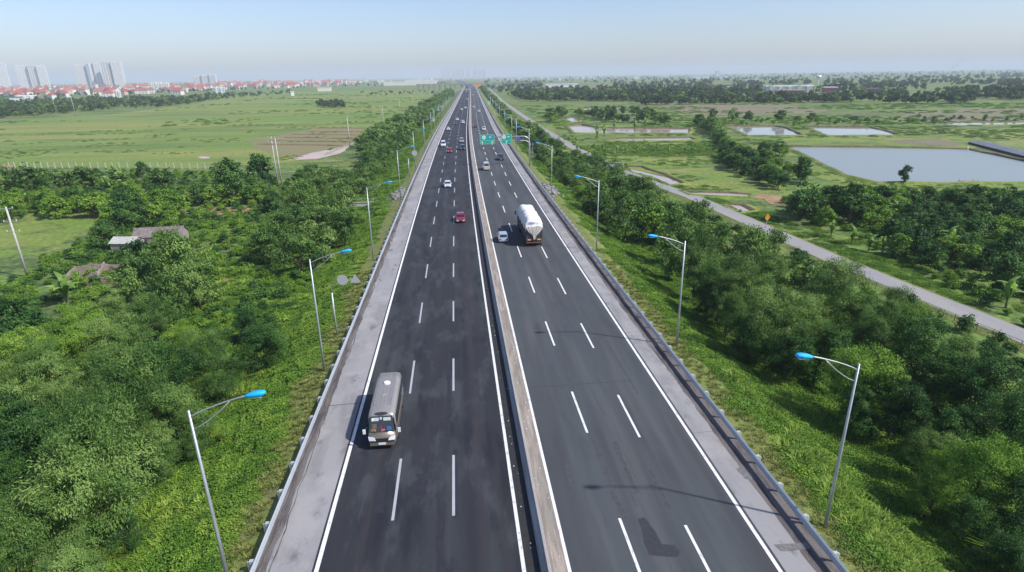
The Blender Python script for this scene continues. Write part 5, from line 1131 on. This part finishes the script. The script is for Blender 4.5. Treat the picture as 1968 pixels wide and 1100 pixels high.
# ------------------------------------------------------------------ huts and ruins in the left thicket
M_thatch = mat('old_roof_sheet', (.24, .20, .19), .9, c2=(.12, .095, .085), scale=1.6)
M_ruin = mat('crumbling_plaster', (.36, .30, .26), .95, c2=(.18, .14, .11), scale=1.4)
M_hutwall = mat('hut_wall', (.34, .31, .28), .9, var=.3, scale=2)
def roofed(name, x, y, rz, L, W, hw, hr, rm, wm, label, cat='hut', slats=14, z=ZG, win=2):
    t = empty(name, (x, y, z), rz, label=label, cat=cat)
    b = B(); b.box(-L / 2 + .2, L / 2 - .2, -W / 2 + .2, W / 2 - .2, 0, hw); wl = b.obj('wall', wm, t)
    for s in (-1, 1):
        o = None
        for i in range(slats):
            x0 = -L / 2 + i * L / slats; dz = random.uniform(0, .03); q = B()
            q.add([(x0 + .01, s * W / 2, hw - .1 + dz), (x0 + L / slats - .01, s * W / 2, hw - .1 + dz), (x0 + L / slats - .01, 0.0, hw + hr + dz), (x0 + .01, 0.0, hw + hr + dz),
                   (x0 + .01, s * W / 2, hw - .05 + dz), (x0 + L / slats - .01, s * W / 2, hw - .05 + dz), (x0 + L / slats - .01, 0.0, hw + hr + .05 + dz), (x0 + .01, 0.0, hw + hr + .05 + dz)],
                  [(0, 1, 2, 3), (4, 5, 6, 7), (0, 1, 5, 4), (1, 2, 6, 5), (2, 3, 7, 6), (3, 0, 4, 7)]); q.obj('roof_sheet', rm, t)
        q = B(); q.poly([(s * (L / 2 - .2), -W / 2 + .2, hw), (s * (L / 2 - .2), W / 2 - .2, hw), (s * (L / 2 - .2), 0, hw + hr * .92)], (-s * .15, 0, 0)); q.obj('gable', wm, t)
    for k in range(win):
        xx = -L / 2 + (k + .5) * L / max(win, 1); q = B(); q.box(xx - .4, xx + .4, -W / 2 + .17, -W / 2 + .195, hw * .3, hw * .75); q.obj('window', M_dark, t)
    return t
x, y = g(308, 446, ZG + 2.6); roofed('shed', x, y, rad(4), 8.6, 4.2, 2.2, 1.3, M_thatch, M_hutwall, 'old shed with weathered grey-brown sheet roof among the trees', 'shed')
x, y = g(345, 440, ZG + 2.2)
x, y = g(243, 459, ZG + 2.4); roofed('hut', x, y, rad(-6), 4.6, 3.6, 2.0, .75, mat('whitewashed_roof', (.48, .48, .44), .8, var=.3, scale=2), M_hutwall, 'tiny hut with a pale white roof left of the old shed', 'hut', slats=8, win=1)
x, y = g(190, 528, ZG + .6); ru = empty('ruined_house', (x, y, ZG), rad(8), label='roofless ruin of crumbling pinkish walls beside the banana plant', cat='ruin')
def wallseg(x0, y0, x1, y1, h0, h1, nm='wall', m=M_ruin):
    a = Vector((x0, y0)); d = Vector((x1, y1)) - a; n = 6; nn = Vector((-d.y, d.x)).normalized() * .13; b = B(); rr = []
    for i in range(n + 1):
        p = a + d * i / n; hh = h0 + (h1 - h0) * i / n + random.uniform(-.18, .18); rr.append([(*(p - nn), 0), (*(p + nn), 0), (*(p + nn), hh), (*(p - nn), hh)])
    b.rings(rr); b.obj(nm, m, ru)
wallseg(-3.6, 2.2, 3.8, 2.2, 1.7, 1.5); wallseg(-3.8, -2.4, -3.8, 2.0, 1.1, 1.6); wallseg(.3, -1.2, .3, 2.0, 1.0, 2.0); wallseg(-1.8, -.2, .1, -.2, .8, 1.2); wallseg(.5, -1.8, 4.0, -1.2, .7, .9); wallseg(-3.6, -2.5, -.6, -2.7, .6, .5)
b = B(); b.box(-4.4, 4.6, -3.4, 3.0, -.05, .12); b.obj('floor_slab', M_bank, ru)
b = B()
for i in range(46):
    q = random.uniform(.08, .25); b.M = Matrix.Translation((random.uniform(-4, 4), random.uniform(-3.2, 2.5), .2)) @ Euler((random.uniform(0, 3), random.uniform(0, 3), 0)).to_matrix().to_4x4(); b.box(-q, q, -q, q, -q * .5, q * .5)
b.M = Matrix.Identity(4); b.obj('rubble', M_ruin, ru, kind='stuff')

# long dark-roofed shed by the big pond
x, y = g(1925, 292, ZG); ls = roofed('fish_farm_shed', *g(1932, 285, ZG + 1), math.atan2(201.6 - 242, 209.6 - 225.6) , 46, 7, .9, .5, mat('slate_blue_roof', (.17, .18, .21), .6, var=.25, scale=.4), mat('shade_net', (.05, .055, .06), .9), 'long low shed with slate-grey roof on the far bank of the big pond', 'shed', slats=26, win=0)
dk = empty('fishing_platform', (*g(1860, 352, ZG), ZG + .2), label='small wooden platform on the near bank of the big pond', cat='platform')
b = B(); b.box(-2.2, 2.2, -.9, .9, .25, .35); b.obj('deck', M_ruin, dk); [B().tube([(sx * 2, sy * .8, -.4), (sx * 2, sy * .8, .6)], .06, 5).__class__ for sx in (1,) for sy in (1,)]
for sx in (-1, 1):
    for sy in (-1, 1): q = B(); q.tube([(sx * 2, sy * .8, -.4), (sx * 2, sy * .8, .7)], .06, 5); q.obj('leg', M_bark, dk)
wp = empty('water_post', (*g(1859, 291, ZG), ZG), label='white post standing in the far edge of the big pond', cat='post'); b = B(); b.tube([(0, 0, -.3), (0, 0, 1.5)], .16, 8); b.obj('post', M_white, wp); b = B(); b.box(-.35, .35, -.1, .1, 1.5, 1.65); b.obj('cap', M_white, wp)

# ------------------------------------------------------------------ town, factories, towers
M_wallw = mat('house_wall_white', (.66, .63, .60), .8); M_wallc = mat('house_wall_cream', (.58, .50, .38), .8); M_wallp = mat('house_wall_pink', (.55, .38, .33), .8)
M_redr = mat('red_tile_roof', (.38, .11, .09), .75, var=.25, scale=.6); M_orr = mat('orange_tile_roof', (.42, .17, .12), .75, var=.2, scale=.6); M_brr = mat('maroon_roof', (.36, .07, .07), .75, var=.2, scale=.6)
M_win = mat('far_window', (.06, .07, .09), .3)
def house(wm, rm, L, W, h, hr):
    t = empty('house', (0, 0, ZG)); b = B(); b.box(-L / 2, L / 2, -W / 2, W / 2, 0, h); b.obj('wall', wm, t)
    b = B(); b.add([(-L / 2 - .5, -W / 2 - .5, h), (L / 2 + .5, -W / 2 - .5, h), (L / 2 + .5, W / 2 + .5, h), (-L / 2 - .5, W / 2 + .5, h), (-L / 4, 0, h + hr), (L / 4, 0, h + hr)], [(0, 1, 5, 4), (1, 2, 5), (2, 3, 4, 5), (3, 0, 4), (0, 3, 2, 1)]); rf_ = b.obj('roof', rm, t)
    for k in range(3):
        for f in range(int(h // 3.2)):
            xx = -L / 2 + (k + .5) * L / 3; q = B(); q.box(xx - .6, xx + .6, -W / 2 - .06, -W / 2 - .01, f * 3.2 + 1.1, f * 3.2 + 2.5); q.obj('window', M_win, t)
    return remember(t)
protos = [house(M_wallw, M_redr, 12, 9, 6.5, 3.6), house(M_wallc, M_orr, 11, 9, 9.6, 3.2), house(M_wallp, M_brr, 14, 10, 6.4, 4), house(M_wallw, M_orr, 9, 9, 9.6, 3.4), house(M_wallw, M_redr, 16, 10, 6.4, 4.4)]
town = gp([(-45, 198), (0, 196), (60, 190), (120, 192), (180, 187), (260, 186), (330, 184), (380, 181), (430, 174), (560, 169.5), (690, 163.5), (690, 158.5), (560, 160.5), (440, 163), (330, 166), (120, 170), (-45, 173)])
X, Y = scat(town, 33, .45); o = rng.permutation(len(X)); X, Y = X[o], Y[o]; n = 0
first = [True] * 5
for i in range(len(X)):
    sp = 1 + max(0, (Y[i] - 1300)) / 1500
    if random.random() > 1.15 / sp ** 1.2: continue
    if n >= 298: break
    k = random.choices(range(5), (3, 2, 2, 2, 3))[0]; s = random.uniform(.95, 1.45) * (1 + max(0, Y[i] - 1500) / 5000)
    lb = ['white-walled house with a red hipped roof in the distant town', 'cream three-storey house with an orange roof in the distant town', 'pinkish house with a broad maroon roof in the distant town', 'narrow white house with an orange roof in the distant town', 'long white house with a red roof in the distant town'][k]
    if first[k]: t = protos[k]; t.location = (X[i], Y[i], ZG); t.scale = (s, s, s); t.rotation_euler = (0, 0, random.uniform(-.5, .5)); first[k] = False
    else: t = dup(protos[k], (X[i], Y[i], ZG), random.uniform(-.5, .5), s)
    tag(t, lb, 'house', 'red-roofed town houses, ' + lb.split(' house')[0]); n += 1
def block(name, px, wpx, y, h, label, wm, depth=20, ribs=0, rm=None, group=None, cat='apartment block', z0=ZG, cols=0, drop=0):
    """flat-topped block centred on the bearing of photo column px, y metres away"""
    x = g(px, 149, 0)[0] / g(px, 149, 0)[1] * y if False else None
    d = R @ np.array([(px - CX) / FPX, (158 - CY) / FPX, 1.0]); x = d[0] / d[1] * y; W = wpx / FPX * y * (.76 if group == 'apartment towers behind the town' else 1.0)
    t = empty(name, (x, y, z0), -math.atan2(x, y) * .6, label=label, cat=cat, group=group)
    b = B(); b.box(-W / 2, W / 2, -depth / 2, depth / 2, 0, h - z0); b.obj('walls', wm, t)
    for i in range(ribs):
        xx = -W / 2 + (i + .5) * W / ribs; q = B(); q.box(xx - W / ribs * .17, xx + W / ribs * .17, -depth / 2 - 2.0, -depth / 2, 0, h - z0 + (2.5 if i % 3 == 0 else 0)); q.obj('balcony_column', M_wallw, t)
        q = B(); q.box(xx + W / ribs * .24, xx + W / ribs * .40, -depth / 2 - .4, -depth / 2, 3, h - z0 - 3); q.obj('window_column', M_win2, t)
        if cols:
            nf = cols
            for f in range(nf): q = B(); zz = 4 + f * (h - z0 - 6) / nf; q.box(xx - W / ribs * .17, xx + W / ribs * .17, -depth / 2 - 2.15, -depth / 2 - 2.0, zz, zz + (h - z0 - 6) / nf * .35); q.obj('window_band', M_win2, t)
    if rm: q = B(); q.box(-W / 2 - .5, W / 2 + .5, -depth / 2 - .5, depth / 2 + .5, h - z0, h - z0 + 1.2); q.obj('roof', rm, t)
    return t
M_win2 = mat('tower_window', (.30, .32, .37), .4); M_tow = mat('tower_wall', (.68, .69, .72), .7); M_towb = mat('tower_blue_glass', (.32, .38, .48), .35); M_towp = mat('tower_pinkish', (.50, .44, .44), .7); M_factw = mat('white_factory_roof', (.80, .80, .80), .5)
TG = 'apartment towers behind the town'
for px, wp, y, h, rb, m, lb in ((0, 22, 3100, 114, 4, M_tow, 'white apartment tower cut by the left edge'), (43, 22, 3220, 105, 4, M_tow, 'left part of the wide pale tower slab'), (62, 16, 3220, 104, 4, M_towp, 'middle part of the wide pale tower slab'), (79, 16, 3220, 103, 3, M_tow, 'right part of the wide pale tower slab'),
        (153, 22, 3080, 101, 5, M_tow, 'blue-grey tower with fine stripes, left of the central cluster'), (174, 15, 3080, 105, 1, M_towb, 'blue glass tower in the central cluster'), (186, 12, 3080, 109, 2, M_tow, 'slim white tower touching the blue glass tower'),
        (204, 16, 3040, 112, 3, M_towp, 'pinkish tower in the cluster behind the town'), (224, 20, 3040, 112, 4, M_tow, 'white striped tower at the right end of the cluster')):
    block('apartment_tower', px + 7, wp, y, h, lb, m, 24, rb, M_tow, TG)
for px, wp, h, lb in ((378, 12, 44, 'left'), (393, 12, 48, 'middle'), (407, 11, 50, 'right')): block('apartment_block', px + 3, wp, 3000, h, f'{lb} one of three white balconied blocks on the skyline', M_tow, 20, 3, M_tow, 'white balconied blocks on the skyline', cols=6)
for i, (px, wp, h) in enumerate(((853, 8, 92), (862, 6, 88), (872, 7, 84), (881, 7, 92), (890, 5, 94), (900, 5, 80), (913, 7, 92), (922, 6, 84), (931, 5, 90))): block('hazy_tower', px, wp, 6200, h, f'{["leftmost", "second", "third", "fourth", "fifth", "sixth", "seventh", "eighth", "rightmost"][i]} of nine pale hazy towers above the vanishing point, from the left', M_tow, 30, 2, None, 'hazy towers above the vanishing point', 'tower')
block('factory_hall', 772, 62, 2350, 7.5, 'long white-roofed factory hall beyond the left field', M_wallw, 60, 0, M_factw, 'white factory halls beyond the left field', 'factory')
block('factory_hall', 815, 50, 2520, 10.5, 'second white factory hall, right of the long one', M_wallw, 60, 0, M_factw, 'white factory halls beyond the left field', 'factory')
block('factory_hall', 800, 40, 2650, 12.5, 'white factory hall rising behind the long one', M_wallw, 60, 0, M_factw, 'white factory halls beyond the left field', 'factory')
for (px, y, lb) in ((805, 2500, 'left'), (812, 2500, 'right')): block('factory_stack', px, 1.2, y, 26, f'{lb} thin white stack on the factory', M_wallw, 2, 0, None, None, 'chimney')
block('farm_building', 622, 22, 1500, 4.5, 'low pale green-roofed farm building at the left field edge', M_wallw, 26, 0, mat('pale_green_roof', (.45, .56, .48), .6), None, 'barn')
block('farm_building', 559, 5, 1150, 2.5, 'tiny white box building on the far edge of the left field', M_factw, 6, 0, M_factw, None, 'hut')
block('apartment_block', 305, 30, 1950, 20, 'white flat-roofed public building above the red roofs', M_wallw, 24, 4, M_factw, None, 'building', cols=3)
block('apartment_block', 419, 16, 1500, 8, 'light blue building at the right end of the town', mat('light_blue_wall', (.35, .52, .60), .7), 16, 2, M_factw, None, 'building')
block('white_house', 222, 7, 1230, 9, 'tall white unfinished house in front of the red roofs', M_wallw, 9, 2, M_factw, None, 'house')
block('white_house', 42, 26, 1080, 5, 'row of white walled buildings at the left edge of the town', M_wallw, 14, 3, M_factw, None, 'house')
block('green_shed', 16, 22, 1000, 4.5, 'teal-roofed shed at the left edge before the town', M_wallw, 14, 0, mat('teal_roof', (.06, .20, .20), .6), None, 'shed')
block('brick_factory', 1516, 82, 850, 4.8, 'white factory building with brick end behind the fields on the right', mat('factory_pale', (.62, .66, .68), .7), 20, 5, M_factw, None, 'factory', z0=ZG)
block('brick_building', 1558, 9, 845, 5.2, 'red brick end building of the factory on the right', mat('brick_red', (.30, .10, .08), .8), 22, 0, M_factw, None, 'building')
block('brick_building', 1520, 50, 770, 1.5, 'long low red brick building in front of the factory', MATS['brick_red'], 8, 0, M_wallp, None, 'building')
block('farm_house', 1578, 24, 640, 1.4, 'small white farmhouse among trees before the factory', M_wallw, 8, 2, M_thatch, None, 'house')
block('brick_building', 1597, 24, 800, 3.4, 'brick shed with pale roof right of the water tower', MATS['brick_red'], 12, 0, M_factw, None, 'building')
block('brick_building', 1680, 26, 760, 1.5, 'reddish brick building among trees on the right', MATS['brick_red'], 12, 0, M_thatch, None, 'building')
block('farm_house', 1369, 8, 950, 6, 'house with a red roof in the woods on the right', M_wallp, 9, 0, M_redr, None, 'house')
block('farm_house', 1405, 12, 950, 3, 'pale low house in the woods left of the factory', M_wallw, 9, 0, M_factw, None, 'house')
for px, wp, y, h, lb in ((1345, 30, 2900, 11, 'long white warehouse on the right horizon'), (1378, 8, 3000, 30, 'pale blocky silo beside the long white warehouse'), (1390, 14, 2800, 10, 'white warehouse just right of the silo'), (1445, 26, 1700, 5, 'white shed roof in the woods right of the warehouses'), (1630, 20, 2400, 10, 'white building far beyond the water tower'), (1222, 10, 3300, 14, 'small white building on the horizon above the side road'), (1080, 60, 1500, 3, 'long pale wall in the trees beyond the square ponds')):
    block('warehouse', px, wp, y, h, lb, M_factw, 30, 0, M_factw, 'white buildings on the right horizon', 'warehouse')
k = 0
for lo, hi, nn, yy, lab in ((565, 840, 34, (2600, 4200), 'small white building on the skyline beyond the left field'), (960, 1960, 75, (3200, 5200), 'small white building on the hazy right skyline')):
    for i in range(nn):
        px = random.uniform(lo, hi); y = random.uniform(*yy); block('distant_building', px, random.uniform(2, 6), y, random.uniform(7, 17), lab, random.choice((M_wallw, M_factw, M_wallc)), 12, 0, None, lab + 's', 'building')
wt = empty('water_tower', (0, 0, ZG), label='white mushroom-shaped water tower above the woods on the right', cat='water tower'); d = R @ np.array([(1572 - CX) / FPX, (158 - CY) / FPX, 1.0]); wt.location = (d[0] / d[1] * 1000, 1000, ZG)
b = B(); b.tube([(0, 0, 0), (0, 0, 17)], [1.1, .9], 10); b.obj('shaft', M_wallw, wt); b = B(); b.tube([(0, 0, 15.5), (0, 0, 18.5), (0, 0, 21), (0, 0, 22)], [1.2, 4.2, 4.2, 1.5], 16); b.obj('tank', M_factw, wt, True)
# viaduct crossing in the distance
vi = empty('viaduct', (off(1150), 1150, ZG), rad(-1), label='pale viaduct deck crossing the highway near its vanishing point', cat='bridge')
b = B(); b.box(-95, 120, -5, 5, 14.6, 15.8); b.obj('deck', M_polec, vi); b = B(); b.box(-95, 120, -5.3, -5.02, 15.0, 16.6); b.obj('parapet', M_barr, vi)
for x in [-92, -82, -72, -62, -52, -42, -32, -24, 4.2, 34, 50, 66, 82, 98, 114]: q = B(); q.tube([(x, 0, 0), (x, 0, 14.6)], .8, 8); q.obj('pier', M_polec, vi)
# smoke far right
sm = bpy.data.materials.new('smoke_volume'); sm.use_nodes = True; n_ = sm.node_tree.nodes; n_.remove(n_['Principled BSDF']); pv = n_.new('ShaderNodeVolumePrincipled'); pv.inputs['Color'].default_value = (.55, .57, .6, 1); pv.inputs['Density'].default_value = .007
sm.node_tree.links.new(pv.outputs[0], n_['Material Output'].inputs['Volume'])
d = R @ np.array([(1828 - CX) / FPX, (134 - CY) / FPX, 1.0]); b = B(); b.tube([(0, 0, 0), (8, 0, 26), (30, 0, 52), (66, 0, 74), (100, 0, 86)], [10, 18, 15, 13, 4], 10); so2 = b.obj('smoke', sm, None, True, label='thin grey smoke drifting above the far right horizon', kind='stuff'); so2.location = (d[0] / d[1] * 3200, 3200, 8)

# ------------------------------------------------------------------ air
hz = bpy.data.materials.new('haze_air'); hz.use_nodes = True; n_ = hz.node_tree.nodes; n_.remove(n_['Principled BSDF'])
pv = n_.new('ShaderNodeVolumePrincipled'); pv.inputs['Color'].default_value = (.73, .79, .93, 1); pv.inputs['Density'].default_value = .00016; pv.inputs['Anisotropy'].default_value = 0
hz.node_tree.links.new(pv.outputs[0], n_['Material Output'].inputs['Volume'])
b = B(); b.box(-14000, 14000, -1500, 16000, ZG - 1, 150); b.obj('haze', hz, kind='stuff', label='pale haze in the air over the plain')

# ------------------------------------------------------------------ each shared tree label says which one, by what it stands beside
LM = [(f'the {ORD[i]} left street lamp', x + off(y), y, 'L') for i, (x, y) in enumerate(LYS)] + [(f'the {ORD[i]} right street lamp', x + off(y), y, 'R') for i, (x, y) in enumerate(RYS)]
for nm, px, py in (('the old shed', 308, 446), ('the white-roofed hut', 243, 462), ('the ruined walls', 190, 528), ('the big left banana plant', 122, 575), ('the left-edge utility pole', 53, 532), ('the twin utility poles', 538, 357),
                   ('the bare soil patch', 430, 410), ('the grass clearing', 80, 450), ('the fence line tree', 272, 325), ('the row of fence posts', 130, 325), ('the paired sign backs', 648, 645)):
    LM.append((nm, *g(px, py, ZG), 'L'))
for nm, px, py in (('the yellow warning sign', 1472, 438), ('the banana trio', 1672, 480), ('the lone pond tree', 1735, 355), ('the fishing platform', 1860, 352), ('the pond-corner dark tree', 1545, 330), ('the brown mud patch', 1490, 385),
                   ('the right-edge banana plant', 1942, 590), ('the long slate-roofed shed', 1925, 280), ('the left pale pond', 1460, 255), ('the right pale pond', 1640, 255), ('the pink strip pond', 1200, 255), ('the square ponds', 1200, 232), ('the muddy stream', 1260, 342), ('the culvert headwall', 1180, 318)):
    LM.append((nm, *g(px, py, ZG), 'R'))
seen = {}
trees = [o for o in sc.objects if o.parent is None and o.get('category') == 'tree' and o.get('group')]
trees.sort(key=lambda o: o.location.y)
LOOK = {'acacia_tree': 'feathery acacia', 'broadleaf_tree': 'dark green tree', 'fruit_tree': 'bright low fruit tree', 'bushy_tree': 'light green tree'}
for o in trees:
    x, y = o.location.x, o.location.y; s = o.scale.x
    nm, lx, ly, sd = min((l for l in LM if l[3] == ('L' if x < off(y) + 4 else 'R')), key=lambda l: math.hypot(l[1] - x, l[2] - y))
    dx, dy = x - lx, y - ly; dd = math.hypot(dx, dy)
    rel = ('right of' if dx > 0 else 'left of') if abs(dx) > 1.6 * abs(dy) else (('beyond' if dy > 0 else 'in front of') if abs(dy) > 1.6 * abs(dx) else ('beyond and ' if dy > 0 else 'before and ') + ('right of' if dx > 0 else 'left of'))
    far = 'close' if dd < 6 else ('a little way' if dd < 12 else ('some way' if dd < 22 else 'far'))
    sz = 'small' if s < .72 else ('broad' if s > 1.05 else 'medium')
    base = f'{sz} {LOOK[o.name.split(".")[0]]} {far} {rel} {nm}'
    seen.setdefault(base, []).append(o)
for base, L_ in seen.items():
    for i, o in enumerate(L_):
        o['label'] = base if len(L_) == 1 else (f'{["front", "second", "third", "fourth", "fifth", "sixth", "seventh", "eighth"][min(i, 7)]} {base}' if len(L_) < 9 else base)
TW = [('the left-edge tower', 0), ('the wide tower slab', 57), ('the gap between tower groups', 105), ('the fine-striped tower', 153), ('the blue glass tower', 174), ('the pinkish tower', 204), ('the right-hand striped tower', 226), ('the public building', 300), ('the three balconied blocks', 393), ('the light blue building', 430), ('the end of the town', 500)]
hs = {}; LAB = {'white-walled': 'white red-roofed house', 'cream three-storey': 'cream three-storey house', 'pinkish': 'pinkish maroon-roofed house', 'narrow white': 'narrow orange-roofed house', 'long white': 'long red-roofed house'}
for o in sorted([o for o in sc.objects if o.parent is None and o.name.split('.')[0] == 'house'], key=lambda o: o.location.y):
    c = R.T @ np.array([o.location.x, o.location.y, o.location.z - H]); px = CX + FPX * c[0] / c[2]
    nm = min(TW, key=lambda t: abs(t[1] - px)); row = 'front' if o.location.y < 1250 else ('second' if o.location.y < 1450 else ('middle' if o.location.y < 1700 else ('rear' if o.location.y < 2100 else 'last')))
    sd = 'below' if abs(nm[1] - px) < 8 else ('left of' if px < nm[1] else 'right of')
    k = hs.setdefault((row, sd, nm[0], o['group']), [0]); k[0] += 1
    o['label'] = ('' if k[0] == 1 else ['second ', 'third ', 'fourth ', 'fifth ', 'sixth ', 'seventh ', 'eighth ', 'ninth ', 'tenth ', 'eleventh ', 'twelfth ', 'thirteenth ', 'fourteenth ', 'fifteenth ', 'sixteenth ', 'seventeenth ', 'eighteenth ', 'nineteenth ', 'twentieth '][min(k[0] - 2, 18)]) + LAB[o['group'].split(', ')[1]] + f', {row} row {sd} {nm[0]}'
cols = [('the side road end', 950), ('the square ponds', 1150), ('the strip pond', 1230), ('the left pale pond', 1450), ('the white factory', 1516), ('the water tower', 1572), ('the right pale pond', 1640), ('the big pond middle', 1740), ('the smoke', 1835), ('the right edge', 1950), ('the farm building', 622), ('the twin utility poles', 540), ('the factory halls', 790), ('the field shrubs', 690), ('the fence track', 850)]
cc = {}
for o in [o for o in sc.objects if o.parent is None and o.name.split('.')[0] == 'distant_building']:
    c = R.T @ np.array([o.location.x, o.location.y, o.location.z - H]); px = CX + FPX * c[0] / c[2]; nm = min(cols, key=lambda t: abs(t[1] - px))
    sd = 'above' if abs(nm[1] - px) < 10 else ('left of' if px < nm[1] else 'right of'); k = cc.setdefault((nm[0], sd), [0]); k[0] += 1
    o['label'] = f'{ORD[k[0] - 1] if k[0] > 1 else "first"} small pale building on the skyline {sd} {nm[0]}'
